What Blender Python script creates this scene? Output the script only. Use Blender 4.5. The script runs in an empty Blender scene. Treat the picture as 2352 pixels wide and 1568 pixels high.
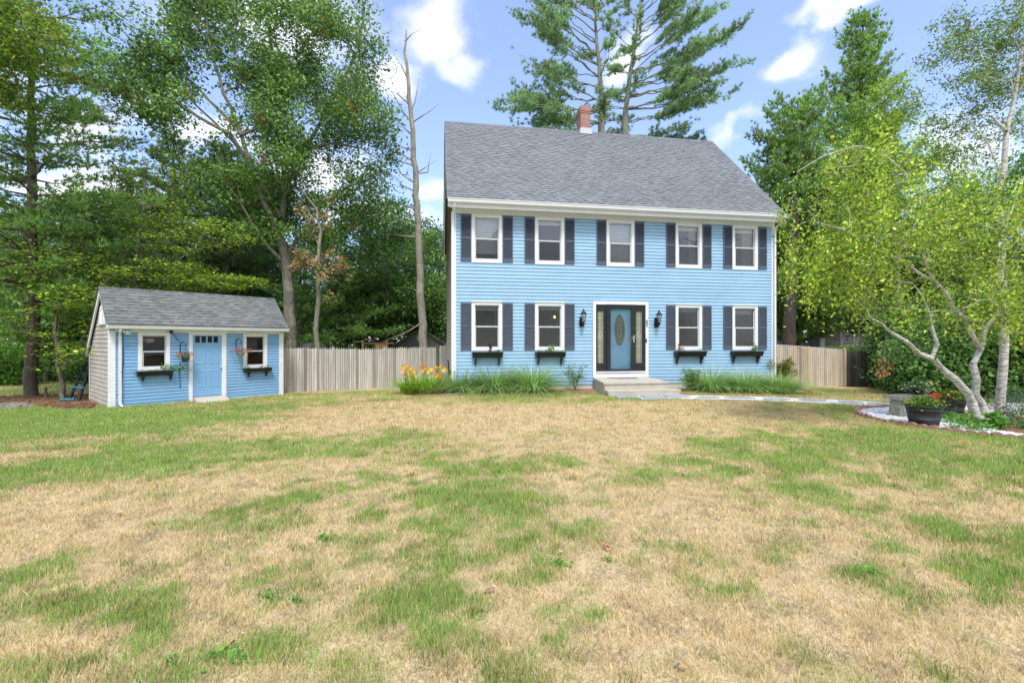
# Blue clapboard house with garden shed on a half-dry lawn. Self-contained scene script.
SUN_E=2.0; SKY_S=.146; SKY_T=(.88,.88,1.04); SKY_A=(.62,.74,1.05); CLOUD=(4.9,4.95,5.1); EXPO=0.87
import bpy, math, random
import numpy as np
from mathutils import Vector, Matrix
scene = bpy.context.scene
COL = scene.collection
rnd = random.Random(7)
F, CX, HY, CAMZ = 1065.0, 1176.0, 784.0, 1.46      # focal length, centre and horizon measured on the photograph (2352 px wide)

# ------------------------------------------------------------------ terrain
GP = [(0,0,-.12),(0,2,-.12),(-2,3,-.13),(2,3,-.12),(-5,5,-.2),(5,5,-.12),(0,6,-.1),(-4,8,-.18),(4,8,-.08),(0,9,-.05),
      (-1.7,12.5,-.02),(-1.3,13.1,-.02),(-.6,13.4,.0),(-2.4,13.2,-.04),(-1.6,13.7,-.02),(0,13,0),(3,12.7,0),(6,13,0),(8,13.5,-.03),(0,15,-.02),(4,16,0),(8.5,16,-.1),(2,20,-.2),(8,20,-.35),
      (8.9,8.6,-.1),(7,8,-.1),(10,10,-.12),(12,10,-.15),(12,6,-.15),(10,4,-.15),
      (-11.2,13,-.40),(-8.8,15.5,-.42),(-8,17,-.5),(-4,20,-.58),(-1.8,22.5,-.6),(-9,11,-.33),(-13,12.5,-.42),(-13,16,-.45),
      (-10,8,-.25),(-6,11,-.22),(-5,14,-.3),(-3,16,-.35),(-16,14,-.42),(-18,10,-.4),(-20,18,-.5),
      (11,18.5,-.36),(15,18.5,-.4),(14,14,-.25),(18,14,-.3),(20,20,-.4),(0,32,-.7),(-15,32,-.7),(15,32,-.6),(-30,30,-.8),(30,30,-.6)]
GP = np.array(GP)
def gz(x, y):
    x = np.asarray(x, float); y = np.asarray(y, float)
    num = np.zeros(np.broadcast(x, y).shape); den = num + 1e-9
    for gx, gy, g in GP:
        s = 2.0 + .05*max(0, gy-14)*2
        w = np.exp(-((x-gx)**2+(y-gy)**2)/(2*s*s)) + 1e-4/(1+((x-gx)**2+(y-gy)**2)/16)
        num = num + w*g; den = den + w
    return num/den
def g1(x, y): return float(gz(x, y))
def at(px, py, Y): return Vector(((px-CX)/F*Y, Y, CAMZ-(py-HY)/F*Y))
def ground_at(px, py):
    Y = 1.5*F/(py-HY)
    for _ in range(8): Y = (CAMZ-g1((px-CX)/F*Y, Y))*F/(py-HY)
    return (px-CX)/F*Y, Y

# ------------------------------------------------------------------ noise (numpy)
def _hash(ix, iy, iz, seed):
    n = (ix*374761393 + iy*668265263 + iz*2147483647 + seed*1274126177).astype(np.int64) & 0xffffffff
    n = ((n ^ (n >> 13))*1274126177) & 0xffffffff
    return ((n ^ (n >> 16)) & 0xffff)/65535.0
def vnoise(x, y, z=None, seed=0):
    x = np.asarray(x, float); y = np.asarray(y, float); z = np.zeros_like(x) if z is None else np.asarray(z, float)
    ix, iy, iz = np.floor(x).astype(np.int64), np.floor(y).astype(np.int64), np.floor(z).astype(np.int64)
    fx, fy, fz = x-ix, y-iy, z-iz
    fx, fy, fz = [t*t*(3-2*t) for t in (fx, fy, fz)]
    r = 0
    for dx in (0, 1):
        for dy in (0, 1):
            for dz in (0, 1):
                w = (fx if dx else 1-fx)*(fy if dy else 1-fy)*(fz if dz else 1-fz)
                r = r + w*_hash(ix+dx, iy+dy, iz+dz, seed)
    return r
def fbm(x, y, oct=4, seed=0):
    r, a, t = 0, 1, 0
    for o in range(oct):
        r = r + a*vnoise(x*2**o+17*o, y*2**o-9*o, seed=seed+o); t += a; a *= .5
    return r/t

# ------------------------------------------------------------------ materials
def lin(r, g, b):
    f = lambda c: (c/255/12.92) if c/255 <= .04045 else ((c/255+.055)/1.055)**2.4
    return (f(r), f(g), f(b))
def mat(name, col, rough=.7, var=.12, scale=3., bump=.0, bscale=60., metal=0., vcol=False, stretch=(1,1,1), trans=0., brick=None, spec=.5, col2=None):
    """procedural: noise-varied colour, optional bump, optional per-vertex tint, optional brick/shingle pattern on UV"""
    m = bpy.data.materials.new(name); m.use_nodes = True
    nt = m.node_tree; N = nt.nodes; L = nt.links
    for n in list(N): N.remove(n)
    out = N.new('ShaderNodeOutputMaterial'); p = N.new('ShaderNodeBsdfPrincipled')
    p.inputs['Roughness'].default_value = rough; p.inputs['Metallic'].default_value = metal
    p.inputs['Specular IOR Level'].default_value = spec
    tc = N.new('ShaderNodeTexCoord'); mp = N.new('ShaderNodeMapping'); mp.inputs['Scale'].default_value = stretch
    L.new(tc.outputs['Object'], mp.inputs['Vector'])
    nz = N.new('ShaderNodeTexNoise'); nz.inputs['Scale'].default_value = scale; nz.inputs['Detail'].default_value = 6; nz.inputs['Roughness'].default_value = .65
    L.new(mp.outputs[0], nz.inputs['Vector'])
    mr = N.new('ShaderNodeMapRange'); mr.inputs['From Min'].default_value = .3; mr.inputs['From Max'].default_value = .7
    mr.inputs['To Min'].default_value = 1-var; mr.inputs['To Max'].default_value = 1+var
    L.new(nz.outputs['Fac'], mr.inputs['Value'])
    vm = N.new('ShaderNodeVectorMath'); vm.operation = 'SCALE'
    if brick:
        bk = N.new('ShaderNodeTexBrick'); bk.offset = brick.get('off', .5); bk.offset_frequency = 2
        uv = N.new('ShaderNodeUVMap'); uv.uv_map = 'uv'; L.new(uv.outputs[0], bk.inputs['Vector'])
        bk.inputs['Scale'].default_value = 1
        bk.inputs['Brick Width'].default_value = brick['w']; bk.inputs['Row Height'].default_value = brick['h']
        bk.inputs['Mortar Size'].default_value = brick.get('m', .004); bk.inputs['Mortar Smooth'].default_value = .1
        bk.inputs['Bias'].default_value = brick.get('bias', 0)
        bk.inputs['Color1'].default_value = (*brick['c1'], 1); bk.inputs['Color2'].default_value = (*brick['c2'], 1); bk.inputs['Mortar'].default_value = (*brick['cm'], 1)
        L.new(bk.outputs['Color'], vm.inputs[0])
    elif col2:
        mx = N.new('ShaderNodeMix'); mx.data_type = 'RGBA'; mx.inputs[6].default_value = (*col, 1); mx.inputs[7].default_value = (*col2, 1)
        n2 = N.new('ShaderNodeTexNoise'); n2.inputs['Scale'].default_value = scale*2.7; n2.inputs['Detail'].default_value = 8; L.new(mp.outputs[0], n2.inputs['Vector'])
        r2 = N.new('ShaderNodeMapRange'); r2.inputs['From Min'].default_value = .42; r2.inputs['From Max'].default_value = .6; L.new(n2.outputs['Fac'], r2.inputs['Value'])
        L.new(r2.outputs[0], mx.inputs[0]); L.new(mx.outputs[2], vm.inputs[0])
    else:
        vm.inputs[0].default_value = col
    L.new(mr.outputs[0], vm.inputs['Scale'])
    src = vm.outputs[0]
    if vcol:
        at_ = N.new('ShaderNodeAttribute'); at_.attribute_name = 'col'
        mu = N.new('ShaderNodeVectorMath'); mu.operation = 'MULTIPLY'
        L.new(src, mu.inputs[0]); L.new(at_.outputs['Color'], mu.inputs[1]); src = mu.outputs[0]
    L.new(src, p.inputs['Base Color'])
    if bump:
        bn = N.new('ShaderNodeTexNoise'); bn.inputs['Scale'].default_value = bscale; bn.inputs['Detail'].default_value = 4; L.new(mp.outputs[0], bn.inputs['Vector'])
        b = N.new('ShaderNodeBump'); b.inputs['Strength'].default_value = bump; b.inputs['Distance'].default_value = .02
        L.new(bn.outputs['Fac'], b.inputs['Height']); L.new(b.outputs[0], p.inputs['Normal'])
    sh = p.outputs[0]
    if trans:
        t = N.new('ShaderNodeBsdfTranslucent'); L.new(src, t.inputs['Color'])
        ms = N.new('ShaderNodeMixShader'); ms.inputs[0].default_value = trans
        L.new(sh, ms.inputs[1]); L.new(t.outputs[0], ms.inputs[2]); sh = ms.outputs[0]
    L.new(sh, out.inputs['Surface'])
    return m
def glassmat(name, tint, gloss=.12, rough=.02):
    m = bpy.data.materials.new(name); m.use_nodes = True
    nt = m.node_tree; N = nt.nodes; L = nt.links
    for n in list(N): N.remove(n)
    out = N.new('ShaderNodeOutputMaterial'); t = N.new('ShaderNodeBsdfTransparent'); t.inputs[0].default_value = (*tint, 1)
    g = N.new('ShaderNodeBsdfGlossy'); g.inputs['Roughness'].default_value = rough; g.inputs['Color'].default_value = (.9,.92,.95,1)
    tc = N.new('ShaderNodeTexCoord'); nz = N.new('ShaderNodeTexNoise'); nz.inputs['Scale'].default_value = 1.3; L.new(tc.outputs['Object'], nz.inputs['Vector'])
    b = N.new('ShaderNodeBump'); b.inputs['Strength'].default_value = .12; b.inputs['Distance'].default_value = .05; L.new(nz.outputs['Fac'], b.inputs['Height']); L.new(b.outputs[0], g.inputs['Normal'])
    lw = N.new('ShaderNodeLayerWeight'); lw.inputs['Blend'].default_value = .25
    mr = N.new('ShaderNodeMapRange'); mr.inputs['To Min'].default_value = gloss; mr.inputs['To Max'].default_value = 1; L.new(lw.outputs['Fresnel'], mr.inputs['Value'])
    mr.inputs['From Min'].default_value = .04
    ms = N.new('ShaderNodeMixShader'); L.new(mr.outputs[0], ms.inputs[0]); L.new(t.outputs[0], ms.inputs[1]); L.new(g.outputs[0], ms.inputs[2])
    L.new(ms.outputs[0], out.inputs['Surface'])
    return m
M = {}
M['blue'] = mat('blue_paint', (.30,.49,.67), .55, .07, 1.2, bump=.15, bscale=25, vcol=True)
M['blue_shed'] = mat('blue_paint_shed', (.215,.42,.66), .55, .07, 1.5, bump=.15, bscale=25, vcol=True)
M['white'] = mat('white_trim', (.74,.75,.76), .5, .04, 2)
M['white_old'] = mat('weathered_white_trim', (.78,.79,.80), .6, .10, 4)
M['vinyl'] = mat('vinyl_sash', (.55,.56,.57), .4, .04, 4)
M['shutter'] = mat('slate_shutter', (.078,.097,.135), .5, .08, 6)
M['black'] = mat('black_paint', (.012,.013,.016), .3, .3, 8)
M['blackframe'] = mat('black_door_frame', (.018,.019,.024), .28, .2, 8)
M['iron'] = mat('dark_iron', (.018,.02,.028), .35, .3, 10, metal=.4)
M['shingle_roof'] = mat('asphalt_shingle', (.2,.2,.22), .9, .10, .7, bump=.5, bscale=220, vcol=True,
    brick=dict(w=.24, h=.131, m=.0, c1=(.165,.178,.190), c2=(.222,.235,.248), cm=(.1,.1,.11), off=.37))
M['shingle_shed'] = mat('asphalt_shingle_shed', (.2,.2,.22), .9, .14, 1.2, bump=.5, bscale=220, vcol=True,
    brick=dict(w=.21, h=.142, m=.0, c1=(.130,.140,.140), c2=(.195,.208,.200), cm=(.1,.1,.11), off=.43))
M['cedar'] = mat('weathered_cedar', (.4,.37,.33), .85, .12, 2.5, bump=.3, bscale=50,
    brick=dict(w=.13, h=.13, m=.003, c1=(.43,.39,.345), c2=(.53,.485,.43), cm=(.16,.14,.12), off=.41))
M['cedar_dark'] = mat('old_cedar', (.2,.17,.14), .9, .2, 2.5, bump=.3, bscale=50,
    brick=dict(w=.14, h=.13, m=.006, c1=(.34,.325,.31), c2=(.50,.48,.46), cm=(.08,.07,.06), off=.41))
M['brick'] = mat('red_brick', (.3,.1,.07), .85, .2, 6, bump=.4, bscale=80,
    brick=dict(w=.205, h=.068, m=.008, c1=(.26,.09,.065), c2=(.36,.15,.11), cm=(.42,.33,.28)))
M['lead'] = mat('lead_flashing', (.5,.52,.55), .5, .1, 6, metal=.3)
M['concrete'] = mat('concrete', (.47,.44,.37), .9, .10, 4, bump=.25, bscale=120)
M['concrete_old'] = mat('mossy_concrete', (.36,.35,.29), .95, .22, 8, bump=.6, bscale=70, col2=(.24,.235,.19))
M['foundation'] = mat('foundation', (.60,.60,.60), .9, .08, 3, bump=.2, bscale=80)
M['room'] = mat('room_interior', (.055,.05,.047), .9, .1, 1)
M['blind'] = mat('window_blind', (.78,.82,.80), .7, .05, 3)
M['curtain'] = mat('curtain', (.58,.58,.53), .9, .06, 3, trans=.3)
M['glass'] = glassmat('window_glass', (.85,.86,.85), .15)
M['screen'] = glassmat('screened_glass', (.50,.49,.48), .10, .22)
M['shedglass'] = glassmat('shed_glass', (.7,.7,.7), .03)
M['lantglass'] = glassmat('lantern_glass', (.75,.78,.8), .2)
M['leaded'] = mat('leaded_glass', (.15,.17,.10), .12, .35, 22, bump=.8, bscale=60, col2=(.27,.29,.22))
M['caming'] = mat('lead_caming', (.72,.72,.66), .4, .05, 5)
M['door_blue'] = mat('door_blue', (.38,.72,.95), .4, .03, 2)
M['door_shed'] = mat('door_shed_blue', (.20,.41,.66), .5, .04, 2)
M['nickel'] = mat('satin_nickel', (.7,.68,.62), .25, .05, 3, metal=.9)
M['bulb'] = mat('frosted_bulb', (.8,.8,.75), .4, .02, 3)
M['number'] = mat('house_number', (.02,.025,.07), .4, .05, 3)
M['picket'] = mat('picket_wood', (.57,.54,.495), .9, .24, 2.2, bump=.6, bscale=30, vcol=True, stretch=(7,7,.45))
M['dark_wood'] = mat('dark_shed_wood', (.165,.17,.135), .9, .25, 3, bump=.4, bscale=30, stretch=(5,5,.6))
M['leafpaint'] = None

# ------------------------------------------------------------------ mesh builder
class MB:
    def __init__(s): s.v=[]; s.f=[]; s.uv=[]; s.has_uv=False; s.c=(1,1,1); s.cols=[]; s.T=None
    def add(s, pts, faces, uvs=None):
        b = len(s.v)
        for p in pts:
            p = Vector(p)
            if s.T is not None: p = s.T @ p
            s.v.append(tuple(p)); s.cols.append(s.c)
        for i, fc in enumerate(faces):
            s.f.append([b+k for k in fc])
            if uvs: s.uv.append(uvs[i]); s.has_uv=True
            else: s.uv.append([(0,0)]*len(fc))
    def quad(s, a, b, c, d, uv=None): s.add([a,b,c,d], [(0,1,2,3)], [uv] if uv else None)
    def poly(s, pts, uv=None): s.add(pts, [tuple(range(len(pts)))], [uv] if uv else None)
    def box(s, x0,y0,z0,x1,y1,z1):
        p=[(x0,y0,z0),(x1,y0,z0),(x1,y1,z0),(x0,y1,z0),(x0,y0,z1),(x1,y0,z1),(x1,y1,z1),(x0,y1,z1)]
        s.add(p,[(0,3,2,1),(4,5,6,7),(0,1,5,4),(1,2,6,5),(2,3,7,6),(3,0,4,7)])
    def bbox(s, x0,y0,z0,x1,y1,z1,b=.004):
        """box with chamfered front edges (front = -y)"""
        p=[(x0,y1,z0),(x1,y1,z0),(x1,y1,z1),(x0,y1,z1),(x0,y0+b,z0),(x1,y0+b,z0),(x1,y0+b,z1),(x0,y0+b,z1),(x0+b,y0,z0+b),(x1-b,y0,z0+b),(x1-b,y0,z1-b),(x0+b,y0,z1-b)]
        s.add(p,[(3,2,1,0),(0,1,5,4),(1,2,6,5),(2,3,7,6),(3,0,4,7),(4,5,9,8),(5,6,10,9),(6,7,11,10),(7,4,8,11),(8,9,10,11)])
    def prism(s, poly, axis, a, b):
        """extrude a 2-D polygon along axis ('x': poly in yz, 'y': poly in xz, 'z': poly in xy)"""
        f={'x':lambda p,t:(t,p[0],p[1]),'y':lambda p,t:(p[0],t,p[1]),'z':lambda p,t:(p[0],p[1],t)}[axis]
        n=len(poly); pts=[f(p,a) for p in poly]+[f(p,b) for p in poly]
        s.add(pts,[tuple(range(n))[::-1],tuple(range(n,2*n))]+[(i,(i+1)%n,n+(i+1)%n,n+i) for i in range(n)])
    def tube(s, pts, radii, n=8, cap=True):
        pts=[Vector(p) for p in pts]
        if not hasattr(radii,'__len__'): radii=[radii]*len(pts)
        rings=[]; P=[]; prev=None
        for i,p in enumerate(pts):
            d=(pts[min(i+1,len(pts)-1)]-pts[max(i-1,0)]).normalized()
            if prev is None: prev=d.orthogonal().normalized()
            u=(prev-d*prev.dot(d)); u = u.normalized() if u.length>1e-6 else d.orthogonal().normalized(); prev=u; w=d.cross(u)
            for k in range(n):
                a=2*math.pi*k/n; P.append(p+(u*math.cos(a)+w*math.sin(a))*radii[i])
        fc=[]
        for i in range(len(pts)-1):
            for k in range(n): fc.append((i*n+k,i*n+(k+1)%n,(i+1)*n+(k+1)%n,(i+1)*n+k))
        if cap: fc.append(tuple(range(n))[::-1]); fc.append(tuple((len(pts)-1)*n+k for k in range(n)))
        s.add(P,fc)
    def lathe(s, prof, c=(0,0,0), n=16, sx=1, sy=1):
        P=[]; 
        for r,z in prof:
            for k in range(n):
                a=2*math.pi*k/n; P.append((c[0]+r*sx*math.cos(a),c[1]+r*sy*math.sin(a),c[2]+z))
        fc=[(i*n+k,i*n+(k+1)%n,(i+1)*n+(k+1)%n,(i+1)*n+k) for i in range(len(prof)-1) for k in range(n)]
        fc.append(tuple(range(n))[::-1]); fc.append(tuple((len(prof)-1)*n+k for k in range(n)))
        s.add(P,fc)
    def ball(s, c, r, n=10, sz=1):
        s.lathe([(r*math.sin(math.pi*i/8)+1e-4,-r*sz*math.cos(math.pi*i/8)) for i in range(9)], c, n)
    def build(s, name, m, parent=None, smooth=False, loc=None):
        me=bpy.data.meshes.new(name); me.from_pydata(s.v,[],s.f); me.validate(clean_customdata=False)
        if s.has_uv and len(me.polygons)==len(s.f):
            l=me.uv_layers.new(name='uv'); arr=np.array([c for u in s.uv for c in u],dtype=np.float32).ravel(); l.data.foreach_set('uv',arr)
        a=me.color_attributes.new('col','FLOAT_COLOR','POINT'); cc=np.ones((len(s.v),4),np.float32); cc[:,:3]=np.array(s.cols); a.data.foreach_set('color',cc.ravel())
        if m: me.materials.append(m)
        if smooth: me.shade_smooth()
        o=bpy.data.objects.new(name,me); COL.objects.link(o)
        if parent is not None: o.parent=parent
        if loc is not None: o.location=loc
        return o
def np_obj(name, V, k, m, parent=None, cols=None, idx=None):
    """V (n,3); faces are consecutive groups of k verts, or idx (nf,k)"""
    me=bpy.data.meshes.new(name); V=np.asarray(V,np.float32)
    if idx is None: idx=np.arange(len(V)).reshape(-1,k)
    nf=len(idx); me.vertices.add(len(V)); me.vertices.foreach_set('co',V.ravel())
    me.loops.add(nf*k); me.loops.foreach_set('vertex_index',idx.astype(np.int32).ravel())
    me.polygons.add(nf); me.polygons.foreach_set('loop_start',(np.arange(nf)*k).astype(np.int32))
    if cols is not None:
        a=me.color_attributes.new('col','FLOAT_COLOR','POINT'); cc=np.ones((len(V),4),np.float32); cc[:,:3]=cols; a.data.foreach_set('color',cc.ravel())
    me.update(calc_edges=True); me.materials.append(m)
    o=bpy.data.objects.new(name,me); COL.objects.link(o)
    if parent is not None: o.parent=parent
    return o
def tag(o, label=None, cat=None, group=None, kind=None):
    if label: o['label']=label
    if cat: o['category']=cat
    if group: o['group']=group
    if kind: o['kind']=kind
    return o
def empty(name, loc, rz=0):
    o=bpy.data.objects.new(name,None); COL.objects.link(o); o.location=loc; o.rotation_euler=(0,0,rz); o.empty_display_size=.2; return o
def copy_tree(o, parent=None):
    c=o.copy(); COL.objects.link(c); c.parent=parent
    for ch in list(o.children): copy_tree(ch,c)
    return c

# ------------------------------------------------------------------ facade frames (u along the wall, v into the building)
class Frame:
    def __init__(s,X0,Y0,deg,z=0): s.X,s.Y,s.t=X0,Y0,math.radians(deg); s.c,s.s=math.cos(s.t),math.sin(s.t)
    def u(s,px,v=0):
        r=(px-CX)/F; X=s.X-v*s.s; Y=s.Y+v*s.c
        return (r*Y-X)/(s.c-r*s.s)
    def uz(s,px,py,v=0):
        u=s.u(px,v); Y=s.Y+v*s.c+u*s.s; return u, CAMZ-(py-HY)/F*Y
    def w(s,u,v,z): return Vector((s.X+u*s.c-v*s.s, s.Y+u*s.s+v*s.c, z))
H=Frame(-1.691,13.75,9.2); S=Frame(-11.27,13.0,50)

GRV=.013; CR=random.Random(99)
def clap(mb, fn, z0, z1, expo, rng, holes=(), prot=.019, uv=False):
    """lapped courses. fn(s,off,z)->xyz, rng(z)->(smin,smax), holes=(s0,s1,z0,z1)"""
    z=z0; k=0
    while z<z1-1e-4:
        zt=min(z+expo,z1); g_=1+CR.uniform(-.045,.035); mb.c=(g_,g_*CR.uniform(.99,1.01),g_); cuts=sorted({z,zt}|{h for a in holes for h in (a[2],a[3]) if z<h<zt})
        for za,zb in zip(cuts,cuts[1:]):
            mid=(za+zb)/2; a0,a1=rng(za); b0,b1=rng(zb)
            hs=sorted([(h[0],h[1]) for h in holes if h[2]<mid<h[3]]); segs=[]; cur=None; st=('e',0)
            edges=[(a0,b0)]
            for h in hs: edges += [(h[0],h[0]),(h[1],h[1])]
            edges.append((a1,b1))
            oa=-prot*(1-.8*(za-z)/expo); ob=-prot*(1-.8*(zb-z)/expo); gr=abs(zb-zt)<1e-6 and zb-za>.03
            for i in range(0,len(edges),2):
                (la,lb),(ra,rb)=edges[i],edges[i+1]
                if ra-la<.003 and rb-lb<.003: continue
                if gr:   # the board tucks under the next one: a real groove
                    q=(zb-GRV-za)/(zb-za); zc=zb-GRV; lc=la+(lb-la)*q; rc=ra+(rb-ra)*q; oc_=oa+(ob-oa)*q
                    mb.quad(fn(la,oa,za),fn(ra,oa,za),fn(rc,oc_,zc),fn(lc,oc_,zc),[(la,za),(ra,za),(rc,zc),(lc,zc)] if uv else None)
                    mb.quad(fn(lc,oc_,zc),fn(rc,oc_,zc),fn(rb,.012,zb),fn(lb,.012,zb),[(lc,zc),(rc,zc),(rb,zb),(lb,zb)] if uv else None)
                else: mb.quad(fn(la,oa,za),fn(ra,oa,za),fn(rb,ob,zb),fn(lb,ob,zb),[(la,za),(ra,za),(rb,zb),(lb,zb)] if uv else None)
                if abs(za-z)<1e-6: mb.quad(fn(la,.012,za),fn(ra,.012,za),fn(ra,oa,za),fn(la,oa,za),[(0,0)]*4 if uv else None)
        z=zt; k+=1

def roof_slope(mb, x0, x1, p0, p1, expo, seed, thick=.03):
    """shingled slope from eave p0=(v,z) to ridge p1=(v,z) in courses with raised butt edges and random laminated tabs"""
    r=random.Random(seed); L=math.hypot(p1[0]-p0[0],p1[1]-p0[1]); n=math.ceil(L/expo); dv,dz=(p1[0]-p0[0])/L,(p1[1]-p0[1])/L
    nv,nz=(-dz,dv) if dv>0 else (dz,-dv)
    if nz<0: nv,nz=-nv,-nz
    def P(x,s,h): return (x,p0[0]+dv*s+nv*h,p0[1]+dz*s+nz*h)
    for i in range(n):
        a=i*expo; b=min(L,a+expo)
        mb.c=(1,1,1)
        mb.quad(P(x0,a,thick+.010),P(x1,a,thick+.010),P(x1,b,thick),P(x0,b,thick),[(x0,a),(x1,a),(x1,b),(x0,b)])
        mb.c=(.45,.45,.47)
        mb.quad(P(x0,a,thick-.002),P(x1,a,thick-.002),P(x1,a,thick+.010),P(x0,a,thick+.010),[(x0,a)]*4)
        x=x0+r.uniform(0,.2)
        while x<x1-.25:
            w=r.uniform(.09,.24); g=r.uniform(.89,1.05); mb.c=(g,g,g)
            mb.quad(P(x,a-.002,thick+.017),P(x+w,a-.002,thick+.017),P(x+w,b,thick+.006),P(x,b,thick+.006),[(x,a),(x+w,a),(x+w,b),(x,b)])
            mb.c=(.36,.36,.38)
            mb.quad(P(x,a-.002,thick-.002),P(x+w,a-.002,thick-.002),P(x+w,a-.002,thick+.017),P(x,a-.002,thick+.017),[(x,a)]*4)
            x+=w+r.uniform(.08,.24)
    mb.c=(.6,.6,.6)
    mb.quad(P(x0,0,0),P(x0,L,0),P(x1,L,0),P(x1,0,0),[(0,0)]*4)
    mb.quad(P(x0,0,0),P(x1,0,0),P(x1,0,thick),P(x0,0,thick),[(0,0)]*4)
    for x in (x0,x1): mb.quad(P(x,0,0),P(x,L,0),P(x,L,thick+.008),P(x,0,thick+.008),[(0,0)]*4)

# ================================================================== HOUSE
EAVE=(-.38,5.54); RIDGE=(3.77,9.68); DEPTH=7.6; W0,W1=-.08,10.55
house=empty('house',(H.X,H.Y,0),H.t)
tag(house,'two-storey light blue clapboard house with grey shingle roof, dark shutters and white trim','house')
wins=[]   # (u0,u1,z0,z1,kind)
UW=[(1083.8,1152.5),(1229,1295.3),(1392.9,1456),(1550.6,1612),(1680.4,1740.1)]
for i,(a,b) in enumerate(UW):
    c=(H.u(a)+H.u(b))/2; wins.append((c-.465,c+.465,3.81,5.255,'u%d'%i))
LW=[(1083.8,1152.5),(1229,1295.3),(1550.6,1612),(1680.4,1740.1)]
for i,(a,b) in enumerate(LW):
    c=(H.u(a)+H.u(b))/2; wins.append((c-.465,c+.465,1.175,2.64,'l%d'%i))
du0,du1=H.u(1361.2),H.u(1488.2); dz1=H.uz(1424,692.6)[1]; dzs=H.uz(1424,853)[1]; dz0=H.uz(1424,866)[1]
CAS=.105
holes=[(u0+CAS,u1-CAS,z0+CAS*.9,z1-CAS) for u0,u1,z0,z1,k in wins]+[(du0+.03,du1-.03,dz0,dz1-.03)]
mb=MB(); clap(mb,lambda s,o,z:(s,o,z),.13,5.3,.1045,lambda z:(W0+.05,W1-.05),holes); mb.build('clapboard_wall',M['blue'],house)
mb=MB(); mb.box(W0+.02,.005,-.3,du0,.2,.13); mb.box(du1,.005,-.3,W1-.02,.2,.13); mb.box(du0,.005,-.3,du1,.2,dz0-.01)
mb.box(W0+.02,.2,-1.2,W0+.2,DEPTH-.1,.13); mb.box(W1-.2,.2,-1.2,W1-.02,DEPTH-.1,.13); mb.box(W0+.02,DEPTH-.1,-1.2,W1-.02,DEPTH,.13); mb.build('foundation',M['foundation'],house)
# left and right gable walls in weathered shingles
def gable(z):
    if z<=5.6: return (0,DEPTH)
    t=(z-5.6)/(RIDGE[1]-.05-5.6); return (t*RIDGE[0]*.99+.0, DEPTH-t*(DEPTH-RIDGE[0])*.99)
mb=MB(); clap(mb,lambda s,o,z:(W0+o,s,z),.13,9.55,.13,gable,uv=True); mb.build('gable_wall',M['cedar'],house)
mb=MB(); clap(mb,lambda s,o,z:(W1-o,s,z),.13,9.55,.13,gable,uv=True); mb.build('gable_wall',M['cedar'],house)
mb=MB(); mb.quad((W1,DEPTH,.1),(W0,DEPTH,.1),(W0,DEPTH,5.6),(W1,DEPTH,5.6),[(0,0),(10,0),(10,5),(0,5)]); mb.build('rear_wall',M['cedar'],house)
# rooms behind the windows
mb=MB()
for z0_,z1_ in ((.3,2.8),(3.05,5.5)):
    mb.quad((W0,3.2,z0_),(W1,3.2,z0_),(W1,3.2,z1_),(W0,3.2,z1_)); mb.quad((W0,.06,z0_),(W1,.06,z0_),(W1,3.2,z0_),(W0,3.2,z0_)); mb.quad((W0,.06,z1_),(W1,.06,z1_),(W1,3.2,z1_),(W0,3.2,z1_))
    for x in (2.0,4.1,6.4,8.5): mb.box(x-.05,.06,z0_+.01,x+.05,3.19,z1_-.01)
mb.build('interior_wall',M['room'],house)
# trim
for nm,x in (('corner_board',W0-.01),('corner_board',W1-.115)):
    mb=MB(); mb.bbox(x,-.032,.02,x+.125,.02,5.3); 
    if x<0: mb.box(x-.02,-.03,.02,x-.001,.12,5.3)
    mb.build(nm,M['white'],house)
mb=MB(); mb.box(W0,-.03,5.256,W1,0.0,5.5); mb.box(W0,-.045,5.256,W1,-.031,5.275); mb.build('frieze_board',M['white'],house)
mb=MB(); mb.box(W0-.02,-.36,5.42,W1+.02,-.03,5.44); mb.box(W0-.1,-.375,5.33,W1+.1,-.36,5.5); mb.box(W0-.1,-.40,5.455,W1+.1,-.376,5.5)
mb.box(W0-.1,-.36,5.33,W1+.1,-.34,5.345); mb.build('soffit',M['white'],house)
prof=[(-.385,5.44),(-.45,5.44),(-.49,5.47),(-.50,5.535),(-.515,5.55),(-.515,5.565),(-.49,5.565),(-.385,5.565)]
mb=MB(); mb.prism(prof,'x',W0-.14,W1+.14); mb.build('gutter',M['white'],house)
mb=MB(); x=W0+.04
mb.tube([(x+.02,-.43,5.44),(x+.02,-.40,5.36),(x+.0,-.14,5.22),(x-.02,-.075,5.16)],.035,8); mb.prism([(x-.055,-.105),(x+.005,-.105),(x+.005,-.05),(x-.055,-.05)],'z',.12,5.17)
mb.build('downspout',M['white'],house)
mb=MB(); x=W1-.03; mb.tube([(x,-.43,5.44),(x,-.38,5.36),(x,-.12,5.2),(x+.0,-.075,5.14)],.035,8); mb.prism([(x-.03,-.105),(x+.03,-.105),(x+.03,-.05),(x-.03,-.05)],'z',.12,5.15)
mb.build('downspout',M['white'],house)
for x in (W0-.135,W1+.10):
    mb=MB(); pr=[(EAVE[0]+.02,EAVE[1]-.2),(EAVE[0],EAVE[1]-.01),(RIDGE[0],RIDGE[1]-.01),(DEPTH+.3,5.5),(DEPTH+.28,5.3),(RIDGE[0],RIDGE[1]-.24)]
    mb.add([(x,p[0],p[1]) for p in pr]+[(x+.03,p[0],p[1]) for p in pr],[(0,1,2,5),(2,3,4,5),(6,11,8,7),(8,11,10,9),(0,6,7,1),(1,7,8,2),(2,8,9,3),(3,9,10,4),(4,10,11,5),(5,11,6,0)]); mb.build('rake_board',M['white_old'],house)
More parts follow.
